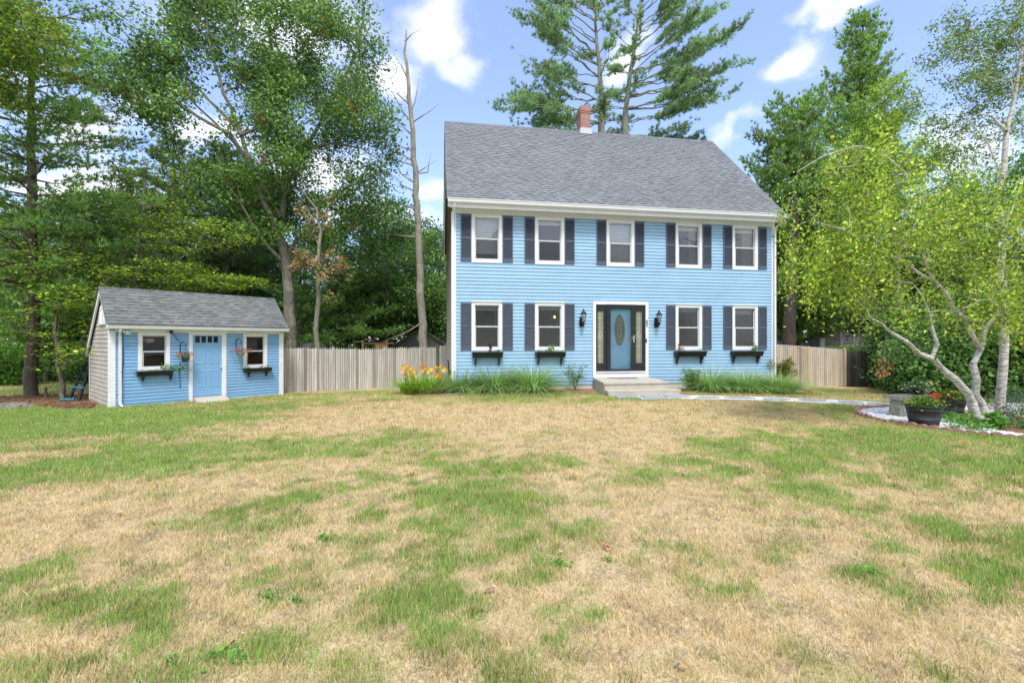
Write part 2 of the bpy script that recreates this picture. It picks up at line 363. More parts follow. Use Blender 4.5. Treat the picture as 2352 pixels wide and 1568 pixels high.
mb=MB(); roof_slope(mb,W0-.17,W1+.17,EAVE,RIDGE,.131,3); roof_slope(mb,W0-.17,W1+.17,(DEPTH+.3,5.5),RIDGE,.5,4)
mb.c=(.8,.8,.82); x=W0-.17
while x<W1+.15:
    x2=min(x+.3,W1+.17); uvq=[(x,0),(x2,0),(x2,.1),(x,.1)]
    mb.quad((x,RIDGE[0]-.13,RIDGE[1]-.07),(x2,RIDGE[0]-.13,RIDGE[1]-.075),(x2,RIDGE[0],RIDGE[1]+.062),(x,RIDGE[0],RIDGE[1]+.068),uvq)
    mb.quad((x2,RIDGE[0]+.13,RIDGE[1]-.075),(x,RIDGE[0]+.13,RIDGE[1]-.07),(x,RIDGE[0],RIDGE[1]+.068),(x2,RIDGE[0],RIDGE[1]+.062),uvq); x=x2
roof=mb.build('roof',M['shingle_roof'],house)
mb=MB(); cu=5.2
def brickbox(mb,x0,y0,z0,x1,y1,z1):
    for a,b in (((x0,y0),(x1,y0)),((x1,y0),(x1,y1)),((x1,y1),(x0,y1)),((x0,y1),(x0,y0))):
        l=math.hypot(a[0]-b[0],a[1]-b[1]); mb.quad((*a,z0),(*b,z0),(*b,z1),(*a,z1),[(0,z0),(l,z0),(l,z1),(0,z1)])
    mb.quad((x0,y0,z1),(x1,y0,z1),(x1,y1,z1),(x0,y1,z1),[(0,0),(.2,0),(.2,.06),(0,.06)]); mb.quad((x0,y0,z0),(x0,y1,z0),(x1,y1,z0),(x1,y0,z0),[(0,0),(.2,0),(.2,.06),(0,.06)])
brickbox(mb,cu-.19,3.57,9.3,cu+.19,4.13,10.37); brickbox(mb,cu-.205,3.55,10.37,cu+.205,4.15,10.44); brickbox(mb,cu-.225,3.53,10.44,cu+.225,4.17,10.58); brickbox(mb,cu-.20,3.56,10.581,cu+.20,4.14,10.66)
chim=mb.build('chimney',M['brick'],roof)
mb=MB(); mb.box(cu-.16,3.62,10.6,cu+.16,4.08,10.69); mb.build('chimney_cap',M['concrete'],roof)
mb=MB(); mb.prism([(cu-.23,9.56),(cu+.29,9.56),(cu+.20,9.79),(cu-.20,9.79)],'y',3.55,3.568); mb.box(cu-.204,3.57,9.5,cu-.192,4.2,9.80); mb.build('chimney_flashing',M['lead'],roof)

def window(parent,u0,u1,z0,z1,v,kind,cas=.09,mats=None,single_sill=True):
    W_,S_,G_,SC_=(M['white'],M['vinyl'],M['glass'],M['screen']) if mats is None else mats
    mb=MB(); p=v-.03
    mb.bbox(u0,p,z0,u0+cas,v+.02,z1); mb.bbox(u1-cas,p,z0,u1,v+.02,z1)
    mb.bbox(u0+cas,p-.001,z1-cas,u1-cas,v+.02,z1); mb.bbox(u0+cas,p-.001,z0,u1-cas,v+.02,z0+cas)
    mb.box(u0-.005,p-.03,z1+.0,u1+.005,v,z1+.018)
    i0,i1,b0,b1=u0+cas,u1-cas,z0+cas,z1-cas; j=.028
    mb.box(i0,p+.005,b0,i0+.012,v+.1,b1); mb.box(i1-.012,p+.005,b0,i1,v+.1,b1)
    fr=mb.build('window',W_,parent)
    mb=MB(); a0,a1,c0,c1=i0+.012,i1-.012,b0,b1; mid=(c0+c1)/2
    # upper sash (set back), lower sash (proud)
    mb.box(a0,v+.03,mid,a0+j,v+.06,c1); mb.box(a1-j,v+.03,mid,a1,v+.06,c1); mb.box(a0+j,v+.031,c1-j,a1-j,v+.059,c1); mb.box(a0+j,v+.031,mid-.01,a1-j,v+.059,mid+.02)
    mb.box(a0,v+.0,c0,a0+j*1.35,v+.029,mid-.022); mb.box(a1-j*1.35,v+.0,c0,a1,v+.029,mid-.022); mb.box(a0+j*1.35,v+.001,c0,a1-j*1.35,v+.028,c0+j*1.5)
    mb.box(a0,v-.006,mid-.022,a1,v+.029,mid+.018); mb.box((a0+a1)/2-.03,v-.012,mid+.018,(a0+a1)/2+.03,v+.012,mid+.026)
    mb.build('sash',S_,fr)
    mb=MB(); mb.quad((a0+j,v+.045,mid+.02),(a1-j,v+.045,mid+.02),(a1-j,v+.045,c1-j),(a0+j,v+.045,c1-j)); mb.build('pane',G_ if kind[0]=='u' or kind[0]=='s' else SC_,fr)
    mb=MB(); mb.quad((a0+.03,v+.012,c0+.03),(a1-.03,v+.012,c0+.03),(a1-.03,v+.012,mid-.02),(a0+.03,v+.012,mid-.02)); mb.build('pane',SC_,fr)
    hgt=c1-c0
    def slats(za,zb,step=.028,vv=v+.10):
        mb=MB(); z=za
        while z<zb: mb.box(a0+.01,vv,z,a1-.01,vv+.012,z+step*.82); z+=step
        mb.box(a0+.005,vv-.01,zb,a1-.005,vv+.04,zb+.03); mb.build('blind',M['blind'],fr)
    if kind in('u2',): slats(c0+.06,c1-.03,.042)
    elif kind in('u0',): slats(mid-.42,c1-.03,.05,v+.16)
    elif kind in('u1','u3','u4','l0','l1','l2'): slats(c1-.13 if kind!='l0' else c1-.16,c1-.03)
    elif kind=='l3': slats(c1-.2,c1-.09)
    if kind[0]=='l':   # cord of the raised blind
        mb=MB(); mb.box(a1-.10,v+.1,mid,a1-.095,v+.105,c1-.12); mb.build('blind_cord',M['blind'],fr)
    def curtain(x0,x1):
        mb=MB(); n=24
        for k in range(n):
            xa=x0+(x1-x0)*k/n; xb=x0+(x1-x0)*(k+1)/n; ya=v+.2+.025*math.sin(k*1.7); yb=v+.2+.025*math.sin((k+1)*1.7)
            mb.quad((xa,ya,c0),(xb,yb,c0),(xb,yb,c1),(xa,ya,c1))
        mb.build('curtain',M['curtain'],fr,smooth=True)
    w=a1-a0
    if kind=='u3': curtain(a0+.66*w,a1); curtain(a0,a0+.05*w)
    if kind=='u4': curtain(a0+.55*w,a1); curtain(a0,a0+.25*w)
    if kind=='l2': curtain(a0,a0+.16*w)
    if kind=='l3':
        mb=MB(); mb.box(a0+.36*w,v+.9,c0,a0+.47*w,v+.94,c1); mb.build('curtain',M['curtain'],fr)
    return fr
def shutter(parent,u0,u1,z0,z1,v=0):
    mb=MB(); t=v-.045; st=.032
    mb.box(u0,t,z0,u0+st,v-.012,z1); mb.box(u1-st,t,z0,u1,v-.012,z1)
    mid=(z0+z1)/2+.0
    mb.box(u0+st,t+.001,z0,u1-st,v-.012,z0+.1); mb.box(u0+st,t+.001,mid-.025,u1-st,v-.012,mid+.025)
    n=8; pts=[(u0+st,z1)]  # arched top rail
    a,b=u0+st,u1-st
    arc=[(a+(b-a)*k/n, z1-.075+.035*math.sin(math.pi*k/n)) for k in range(n+1)]
    mb.prism([(a,z1)]+arc+[(b,z1)],'y',t+.001,v-.012)
    mb.quad((a,v-.014,z0),(b,v-.014,z0),(b,v-.014,z1),(a,v-.014,z1))
    for za,zb in ((z0+.1,mid-.025),(mid+.025,z1-.045)):
        z=za+.004
        while z<zb-.012:
            mb.quad((a,t+.006,z),(b,t+.006,z),(b,t+.024,z+.02),(a,t+.024,z+.02)); mb.quad((a,t+.006,z),(b,t+.006,z),(b,t+.02,z-.004),(a,t+.02,z-.004)); z+=.0235
    mb.build('shutter',M['shutter'],parent)
    
SHW=.315
for (u0,u1,z0,z1,k) in wins:
    window(house,u0,u1,z0,z1,0,k)
    shutter(house,u0-SHW-.004,u0-.004,z0+.035,z1-.03); shutter(house,u1+.004,u1+SHW+.004,z0+.035,z1-.03)

# front door, sidelights, surround  (coordinates measured on the facade)
def fx(zx): return H.u((1380+zx/5.806)*.9408)
def fz(zy,zx=780): return H.uz((1380+zx/5.806)*.9408,(700+zy/5.806)*.9408)[1]
mb=MB(); s=.095
mb.bbox(du0,-.05,dz0,du0+s,.02,dz1); mb.bbox(du1-s,-.05,dz0,du1,.02,dz1); mb.bbox(du0+s,-.051,dz1-.10,du1-s,.02,dz1)
mb.box(du0+s,-.052,dz0,du1-s,.02,fz(1203)); mb.box(du0+s,-.085,fz(1203)-.012,du1-s,-.053,fz(1203)+.02); mb.build('door_surround',M['white'],house)
zt,zb=fz(262),fz(1196)
mb=MB()
for a,b in ((443,590),(980,1117)):
    x0,x1=fx(a),fx(b); g0,g1_=(fx(453),fx(535)) if a==443 else (fx(996),fx(1080))
    mb.box(x0,-.03,zb,g0,.03,zt); mb.box(g1_,-.03,zb,x1,.03,zt); mb.box(g0,-.029,fz(340),g1_,.03,zt); mb.box(g0,-.029,zb,g1_,.03,fz(1080))
    mb.box(g0-.01,-.036,fz(340)+.0,g1_+.01,-.03,fz(335)+.01); mb.box(g0-.01,-.036,fz(1083)-.01,g1_+.01,-.03,fz(1083)+.005)
sf=mb.build('sidelight_frame',M['blackframe'],house)
for a,b in ((453,535),(996,1080)):
    g0,g1_=fx(a),fx(b); t0,t1=fz(1080),fz(340); cxx=(g0+g1_)/2
    mb=MB(); mb.quad((g0,0,t0),(g1_,0,t0),(g1_,0,t1),(g0,0,t1)); mb.build('sidelight_pane',M['leaded'],sf)
    mb=MB(); w=.0055
    for x in (g0+.004,cxx-.022,cxx+.022,g1_-.004): mb.box(x-w/2,-.008,t0,x+w/2,-.003,t1)
    for zz in (445,583,840,978): mb.box(g0,-.009,fz(zz)-w/2,g1_,-.0035,fz(zz)+w/2)
    zc=fz(710); hw=(g1_-g0)*.46; hh=.19
    dia=[(cxx,-.012,zc+hh),(cxx+hw,-.012,zc),(cxx,-.012,zc-hh),(cxx-hw,-.012,zc),(cxx,-.012,zc+hh)]
    mb.tube(dia,.005,5); mb.tube([(cxx-hw*.7,-.012,zc-.05),(cxx+hw*.7,-.012,zc+.05)],.005,5); mb.tube([(cxx-hw*.5,-.012,zc+.09),(cxx+.0,-.012,zc),(cxx+hw*.5,-.012,zc-.09)],.005,5)
    mb.build('caming',M['caming'],sf)
# blue door leaf
o0,o1=fx(632),fx(930); d0,d1=fz(1165),fz(318); x0,x1=fx(590),fx(975)
mb=MB(); mb.box(x0,.05,zb,x1,.09,zt)
def ring(mb,c,rx,rz,w,y0,y1,n=40):
    for k in range(n):
        a=2*math.pi*k/n; b=2*math.pi*(k+1)/n
        pi=[(c[0]+rx*math.cos(t),c[1]+rz*math.sin(t)) for t in (a,b)]; po=[(c[0]+(rx+w)*math.cos(t),c[1]+(rz+w)*math.sin(t)) for t in (b,a)]
        mb.prism([pi[0],pi[1],po[0],po[1]],'y',y0,y1)
oc=((o0+o1)/2-.01,fz(615)); orx=(fx(843)-fx(687))/2; orz=(fz(390)-fz(838))/2
ring(mb,oc,orx,orz,.028,.035,.052)
def molding(mb,a,b,c,d,y,w=.012,pr=.008):
    mb.box(a,y-pr,c,a+w,y,d); mb.box(b-w,y-pr,c,b,y,d); mb.box(a+w,y-pr+.001,c,b-w,y,c+w); mb.box(a+w,y-pr+.001,d-w,b-w,y,d)
molding(mb,fx(665),fx(868),fz(880),fz(340),.05); 
for a,b in ((655,735),(805,878)): molding(mb,fx(a),fx(b),fz(1078),fz(962),.05); mb.box(fx(a)+.03,.044,fz(1078)+.03,fx(b)-.03,.05,fz(962)-.03)
door=mb.build('front_door',M['door_blue'],house)
mb=MB(); n=40; mb.poly([(oc[0]+orx*math.cos(2*math.pi*k/n),.046,oc[1]+orz*math.sin(2*math.pi*k/n)) for k in range(n)]); mb.build('oval_pane',M['leaded'],door)
mb=MB(); 
def ell(t,k=1.): return (oc[0]+orx*k*math.cos(t),.040,oc[1]+orz*k*math.sin(t))
for k in range(16):
    t=2*math.pi*k/16+.1; mb.tube([ell(t,.98),ell(t+.12,.36)],.0045,4)
mb.tube([ell(2*math.pi*k/30,.42) for k in range(31)],.005,4); mb.tube([ell(2*math.pi*k/30,.8+.06*math.cos(8*2*math.pi*k/30)) for k in range(31)],.004,4)
mb.tube([ell(2*math.pi*k/12+.2,.34 if k%2 else .14) for k in range(13)],.005,4); mb.tube([ell(2*math.pi*k/30,.985) for k in range(31)],.006,4)
mb.build('caming',M['caming'],door)
# storm door (black aluminium frame, glazed)
sx0,sx1=fx(582),fx(985); mb=MB()
mb.bbox(sx0,-.075,zb-.02,o0,-.035,zt+.02,.006); mb.bbox(o1,-.075,zb-.02,sx1,-.035,zt+.02,.006); mb.bbox(o0,-.0755,d1,o1,-.035,zt+.02,.006); mb.bbox(o0,-.0755,zb-.02,o1,-.035,d0,.006)
sd=mb.build('storm_door',M['blackframe'],house)
mb=MB(); mb.quad((o0,-.05,d0),(o1,-.05,d0),(o1,-.05,d1),(o0,-.05,d1)); mb.build('storm_pane',glassmat('storm_glass',(.93,.95,.95),.03),sd)
mb=MB(); hx=fx(958); hz=fz(735); mb.box(hx-.018,-.083,hz-.11,hx+.018,-.075,hz+.11); mb.tube([(hx,-.085,hz+.02),(hx,-.13,hz+.02),(hx-.11,-.13,hz+.015)],.009,8); mb.lathe([(.014,0),(.014,.02)],(hx-.1,-.06,hz-.08),8); mb.build('handle',M['nickel'],sd)
mb=MB(); hx=fx(917)-.02; mb.box(hx-.015,.03,hz-.1,hx+.015,.049,hz+.1); mb.tube([(hx,.03,hz),(hx,-.01,hz),(hx-.03,-.012,hz)],.01,8); mb.build('handle',M['nickel'],door)
# house number 83 and door bell on the surround
mb=MB(); nx=fx(1146); z8=fz(495,1146); z3=fz(543,1146); y=-.056
def arc(cx,cz,r1,r2,a0,a1,n=14): return [(cx+r1*math.cos(math.radians(a0+(a1-a0)*k/n)),y,cz+r2*math.sin(math.radians(a0+(a1-a0)*k/n))) for k in range(n+1)]
mb.tube(arc(nx,z8+.024,.019,.021,0,360),.0085,6); mb.tube(arc(nx,z8-.022,.022,.024,0,360),.0085,6)
mb.build('house_number',M['number'],house)
mb=MB(); mb.tube(arc(nx,z3+.022,.019,.020,155,-90)+arc(nx,z3-.022,.022,.024,90,-155),.0085,6); mb.build('house_number',M['number'],house)
mb=MB(); bx=fx(1135); bz=fz(762,1135); mb.bbox(bx-.02,-.075,bz-.055,bx+.025,-.05,bz+.055); db=mb.build('doorbell',M['blackframe'],house)
mb=MB(); mb.lathe([(.012,0),(.012,.004)],(0,0,0),12); o=mb.build('button',M['nickel'],db); o.location=(bx,-.0765,bz-.015); o.rotation_euler=(math.pi/2,0,0)

# gas meter on the left wall
gm=empty('gas_meter',H.w(W0-.14,.75,0),H.t); gm.scale=(.75,.75,.8); tag(gm,'grey gas meter with upright pipe on the left side wall of the blue house','gas meter')
M['meter']=mat('meter_grey',(.42,.44,.46),.5,.1,6)
mb=MB(); mb.lathe([(.02,-.08),(.1,-.07),(.12,-.03),(.12,.03),(.1,.07),(.02,.08)],(0,0,0),18); o=mb.build('body',M['meter'],gm); o.location=(-.07,0,.62); o.rotation_euler=(math.pi/2,0,0)
mb=MB(); mb.tube([(.06,0,0),(.06,0,1.05),(.03,-.03,1.1)],.025,8); mb.tube([(-.07,0,.5),(-.07,0,.34),(.06,0,.34)],.02,8); mb.build('pipe',M['iron'],gm)
mb=MB(); mb.ball((.1,0,.62),.07,12,1.5); mb.build('regulator',M['iron'],gm)

# room lamp glowing in the second lower window
lm=empty('room_lamp',H.w(3.23,.75,2.25),H.t); tag(lm,'glowing amber pendant lamp seen through the ground-floor window left of the lantern','lamp')
em=bpy.data.materials.new('amber_bulb'); em.use_nodes=True; nd=em.node_tree.nodes; p=nd['Principled BSDF']; p.inputs['Emission Color'].default_value=(1,.42,.08,1); p.inputs['Emission Strength'].default_value=5; p.inputs['Base Color'].default_value=(.8,.4,.1,1)
mb=MB(); mb.ball((0,0,0),.034,10,1.4); mb.build('bulb',em,lm)
mb=MB(); mb.tube([(0,0,.04),(0,0,.54)],.006,6); mb.build('cord',M['iron'],lm)

# wall lanterns
def lantern(parent):
    mb=MB(); mb.bbox(-.065,-.035,-.17,.065,0,.14); mb.tube([(0,-.03,-.02),(0,-.09,-.13),(0,-.16,-.14),(.0,-.19,-.09)],.014,8); mb.build('back_plate',M['iron'],parent)
    c=(0,-.2,0)
    mb=MB(); mb.lathe([(.02,-.12),(.045,-.09),(.03,-.07),(.05,-.05),(.055,-.03)],c,10)
    mb.lathe([(.115,.2),(.11,.215),(.06,.27),(.05,.29),(.025,.30),(.02,.33),(.028,.345),(.008,.37)],c,12)
    for k in range(6):
        a=math.pi/3*k; mb.tube([(c[0]+.052*math.cos(a),c[1]+.052*math.sin(a),-.03),(c[0]+.085*math.cos(a),c[1]+.085*math.sin(a),.2)],.005,5)
    mb.build('cage',M['iron'],parent)
    mb=MB(); mb.lathe([(.045,-.028),(.076,.198)],c,6); mb.build('lantern_glass',M['lantglass'],parent)
    mb=MB(); mb.lathe([(.015,-.03),(.018,.03),(.022,.07),(.01,.11)],c,8); mb.build('bulb',M['bulb'],parent)
for px,lab in ((1337.5,'black carriage lantern on the blue wall to the left of the front door'),(1509,'black carriage lantern on the wall right of the front door, beside the house number')):
    u,z=H.uz(px,730 if px<1400 else 732,-.03)
    l=empty('wall_lantern',H.w(u-.02,-.012,z-.1),H.t); tag(l,lab,'lantern','carriage lanterns beside the front door'); lantern(l)

# front steps: precast slab with a lower tread, drawn slightly askew
def step_block(mb,poly,z0,z1,lip=.0,lz=.05):
    mb.prism(poly,'z',z0,z1)
st=empty('front_steps',(0,0,0)); tag(st,'beige concrete front steps with an overhanging landing below the front door','steps')
def slab(front_l,front_r,back_l,back_r,z0,z1,cap,name,inset=.03):
    c=sum((Vector(p) for p in (front_l,front_r,back_l,back_r)),Vector((0,0)))/4
    P=[Vector(p) for p in (front_l,front_r,back_r,back_l)]
    mb=MB(); ins=[c+(p-c)*(1-inset) for p in P]
    mb.prism([tuple(p) for p in ins],'z',z0,z1-cap); mb.build(name+'_block',M['concrete'],st)
    mb=MB(); n=6; mb.prism([tuple(p) for p in P],'z',z1-cap,z1-.008); q=[c+(p-c)*.993 for p in P]; mb.prism([tuple(p) for p in q],'z',z1-.008,z1); mb.build(name,M['concrete'],st)
zl=dz0-.005
bl=H.w(du0-.0,-.055,0); br=H.w(du1+.02,-.055,0)
fl=(bl.x-.02,12.62); fr_=(4.40,12.98)
slab(fl,fr_,(bl.x,bl.y),(br.x,br.y),-.15,zl,.045,'landing')
slab((bl.x+.02,12.32),(4.62,12.66),(bl.x+.02,12.70),(4.62,13.06),-.15,.145,.04,'tread')
mt=empty('door_mat',H.w((du0+du1)/2-.02,-.14,zl+.001),H.t); tag(mt,'grey half-round door mat with brown border on the concrete landing','door mat')
M['mat']=mat('rubber_mat',(.22,.20,.24),.9,.3,30); M['matb']=mat('mat_border',(.16,.09,.08),.9,.3,30)
mb=MB(); n=24; half=[(.50*math.cos(math.pi+math.pi*k/n),.42*math.sin(math.pi+math.pi*k/n)) for k in range(n+1)]; mb.prism(half,'z',0,.008); mb.build('border',M['matb'],mt)
mb=MB(); half=[(.45*math.cos(math.pi+math.pi*k/n),-.02+.34*math.sin(math.pi+math.pi*k/n)) for k in range(n+1)]; mb.prism(half,'z',.008,.014); mb.build('mat_top',M['mat'],mt)
# ================================================================== foliage tools
M['leaf']=mat('leaf',(1,1,1),.5,.10,1.5,vcol=True,trans=.42,spec=.3)
M['needle']=mat('needles',(1,1,1),.6,.08,1.0,vcol=True,trans=.36,spec=.25)
M['blade']=mat('grass_blade',(1,1,1),.7,.06,1.0,vcol=True,trans=.3,spec=.2)
M['petal']=mat('petal',(1,1,1),.6,.05,5,vcol=True,trans=.35)
M['bark']=mat('bark',(.15,.13,.105),.95,.3,3,bump=.9,bscale=14,stretch=(3,3,.7),col2=(.24,.245,.175))
M['bark_dark']=mat('dark_bark',(.10,.08,.065),.95,.3,3,bump=.9,bscale=14,stretch=(3,3,.7),col2=(.15,.12,.10))
M['bark_pine']=mat('pine_bark',(.19,.19,.145),.95,.3,3,bump=.9,bscale=12,stretch=(3,3,.8),col2=(.27,.275,.19))
M['bark_birch']=mat('birch_bark',(.62,.61,.57),.7,.16,2.2,bump=.5,bscale=20,stretch=(1.6,1.6,6),col2=(.30,.29,.25))
M['bark_dead']=mat('dead_bark',(.25,.19,.15),.95,.25,4,bump=.9,bscale=14,stretch=(3,3,.7),col2=(.33,.34,.26))
def unit(a): return a/np.maximum(np.linalg.norm(a,axis=-1,keepdims=True),1e-9)
def leaf_quads(r, C, size, aspect=.55, up=.5, droop=0., jitter=.35, cols=None, fold=True, dirs=None):
    """rhombic leaves at points C; returns V (4n,3) and per-vertex colours"""
    n=len(C); nrm=unit(r.normal(size=(n,3))*(1-up)+np.array([0,0,1.])*up); 
    ax=r.normal(size=(n,3)) if dirs is None else dirs+r.normal(size=(n,3))*.4
    ax[:,2]-=droop; ax=ax-nrm*np.sum(ax*nrm,1,keepdims=True); ax=unit(ax); b=np.cross(nrm,ax)
    s=size*(1+jitter*r.uniform(-1,1,size=(n,1)))
    t=C+ax*s*.5; e=C-ax*s*.5; w=b*s*aspect*.5; dz=nrm*s*.10 if fold else 0
    V=np.stack([e,C+w+dz-ax*s*.08,t,C-w+dz-ax*s*.08],1).reshape(-1,3)
    return V, None if cols is None else np.repeat(cols,4,axis=0)
def pick(r,pal,w,n,var=.18):
    pal=np.array(pal,float); w=np.array(w,float)[:len(pal)]; i=r.choice(len(pal),size=n,p=w/w.sum()); return np.clip(pal[i]*(1+var*r.normal(size=(n,1))),.004,1)
def edges_mesh(P,R,E,n=5):
    """tapered tubes for edges E (m,2) of nodes P with radii R"""
    A=P[E[:,0]];B=P[E[:,1]];ra=R[E[:,0]];rb=R[E[:,1]];ra=np.minimum(ra,rb*1.6)
    d=unit(B-A); ref=np.where(np.abs(d[:,2:3])<.9,np.array([[0,0,1.]]),np.array([[1.,0,0]])); u=unit(np.cross(d,ref)); w=np.cross(d,u)
    B=B+d*rb[:,None]*.5
    V=[]
    for Q,rr in ((A,ra),(B,rb)):
        for k in range(n):
            a=2*math.pi*k/n; V.append(Q+(u*math.cos(a)+w*math.sin(a))*rr[:,None])
    V=np.stack(V,1).reshape(-1,3); m=len(E); base=(np.arange(m)*2*n)[:,None]
    idx=np.stack([np.stack([base[:,0]+k,base[:,0]+(k+1)%n,base[:,0]+n+(k+1)%n,base[:,0]+n+k],1) for k in range(n)],1).reshape(-1,4)
    return V,idx
class Skel:
    def __init__(s): s.P=[];s.par=[];s.R=[];s.cnt=[]
    def trunk(s,pts,radii,step=.45,attach=True,rr=None,wob=.03):
        pts=[np.array(p,float) for p in pts]; par=-1
        if s.P and attach: par=int(np.argmin(np.linalg.norm(np.array(s.P)-pts[0],axis=1)))
        for i in range(len(pts)-1):
            L=np.linalg.norm(pts[i+1]-pts[i]); k=max(1,int(L/step))
            for j in range(k+(1 if i==len(pts)-2 else 0)):
                t=j/k; p=pts[i]*(1-t)+pts[i+1]*t
                if rr is not None: p=p+rr.normal(size=3)*wob*np.array([1,1,.3])*min(1,i+j)
                s.P.append(p);s.par.append(par);s.R.append(radii[i]*(1-t)+radii[i+1]*t);s.cnt.append(0);par=len(s.P)-1
    def grow(s,targets,r,step=.5,tip=.008,up=.6,sag=.08,jit=.06,power=.47,minz=None):
        """connect each target to the nearest suitable node; limbs thicken with what they carry"""
        T=np.array(targets); base=np.array(s.P); nb=len(base)
        d0=np.array([np.min(np.linalg.norm(base-t,axis=1)) for t in T]); order=np.argsort(d0)
        cap=nb+int(sum(d0)/step)*2+len(T)*4+50; P=np.zeros((cap,3)); P[:nb]=base; n=nb; par=list(s.par); leafn=[]
        ok=np.ones(cap,bool)
        if minz is not None: ok[:nb]=base[:,2]>minz
        for ti in order:
            t=T[ti]; dv=t-P[:n]; d=np.linalg.norm(dv,axis=1); rise=dv[:,2]/np.maximum(d,1e-6)
            cost=d*(1+up*np.maximum(0,.35-rise)); cost[~ok[:n]]+=1e3; k=int(np.argmin(cost)); L=d[k]; m=max(1,int(math.ceil(L/step))); p0=P[k].copy(); last=k
            for j in range(1,m+1):
                q=j/m; p=p0*(1-q)+t*q; p[2]+=sag*L*math.sin(math.pi*q)
                if j<m: p=p+r.normal(size=3)*jit*min(1,L)
                if n>=cap: break
                P[n]=p; par.append(last); last=n; n+=1
            leafn.append((last,ti))
        cnt=np.zeros(n)
        for l,_ in leafn: cnt[l]+=1
        for i in range(n-1,-1,-1):
            if par[i]>=0: cnt[par[i]]+=cnt[i]
        R=tip*np.maximum(cnt,1)**power; R[:nb]=np.array(s.R)
        for i in range(nb,n):
            R[i]=min(R[i],R[par[i]]*.9)
        s.P=list(P[:n]); s.par=par; s.R=list(R)
    def mesh(s,n=6):
        P=np.array(s.P);R=np.array(s.R);E=np.array([(s.par[i],i) for i in range(len(P)) if s.par[i]>=0]); return edges_mesh(P,R,E,n)
def blob_targets(r,ells,n,shell=.35,thin=0.,ns=.9,seed=0):
    """points spread through a union of ellipsoids (cx,cy,cz,rx,ry,rz,weight), thinned by noise to leave gaps"""
    out=[]; W=np.array([e[6] if len(e)>6 else e[3]*e[4]*e[5] for e in ells],float); W/=W.sum()
    while len(out)<n:
        e=ells[r.choice(len(ells),p=W)]; d=unit(r.normal(size=3)); rad=(shell+(1-shell)*r.uniform())**.6
        p=np.array(e[:3])+d*rad*np.array(e[3:6])
        if thin and vnoise(np.array([p[0]*ns]),np.array([p[1]*ns]),np.array([p[2]*ns]),seed=seed)[0]<thin: continue
        out.append(p)
    return np.array(out)
def broadleaf(name, label, loc, trunks, ells, pal, w, ncl=260, per=110, crad=(.55,.55,.32), leaf=.14, seed=1, thin=.35, up=.55, tip=.009, bark='bark', group=None, cat='tree', shell=.35, minz=None, brown=0, step=.5, sag=.06, dn=.0, sides=6, cvar=.16, ns=.9, gup=.6):
    r=np.random.default_rng(seed); root=empty(name,loc)
    tag(root,label,cat,group)
    sk=Skel()
    for i,(pts,rad) in enumerate(trunks): sk.trunk(pts,rad,attach=i>0,rr=r)
    T=blob_targets(r,ells,ncl,shell,thin,ns=ns,seed=seed)
    sk.grow(T,r,step=step,tip=tip,minz=minz,sag=sag,up=gup)
    V,idx=sk.mesh(sides); np_obj('trunk',V,4,M[bark],root,idx=idx)
    C=np.repeat(T,per,axis=0)+r.normal(size=(len(T)*per,3))*np.array(crad)*.75
    cc=pick(r,pal,w,len(C)); cl=1+cvar*r.normal(size=len(T)); cc*=np.clip(np.repeat(cl,per),.5,1.6)[:,None]
    if brown:
        b=r.choice(len(T),size=max(1,int(brown*len(T))),replace=False); m=np.isin(np.repeat(np.arange(len(T)),per),b); m&=np.linalg.norm(C-np.repeat(T,per,axis=0),axis=1)<.28; cc[m]=pick(r,[lin(190,120,70),lin(160,95,55)],[1,1],m.sum())
    V,cv=leaf_quads(r,C,leaf,.55,up,dn,cols=cc); np_obj('crown',V,4,M['leaf'],root,cols=cv)
    return root
def needles(r,P,D,n,length,width,pal,w,spread=.9,cvar=None):
    """tufts at P pointing along D: n thin triangles each"""
    m=len(P); P=np.repeat(P,n,axis=0); D=np.repeat(D,n,axis=0)
    d=unit(D+r.normal(size=(m*n,3))*spread*.6); s=unit(np.cross(d,r.normal(size=(m*n,3)))); L=length*(1+.3*r.uniform(-1,1,size=(m*n,1))); W=width
    a=P-s*W*.5; b=P+s*W*.5; c=P+d*L; V=np.stack([a,b,c],1).reshape(-1,3)
    cc=pick(r,pal,w,m*n,.15)
    if cvar is not None: cc*=np.repeat(cvar,n)[:,None]
    return V,np.repeat(cc,3,axis=0)
PINE=[lin(58,92,52),lin(82,120,66),lin(44,76,50)]
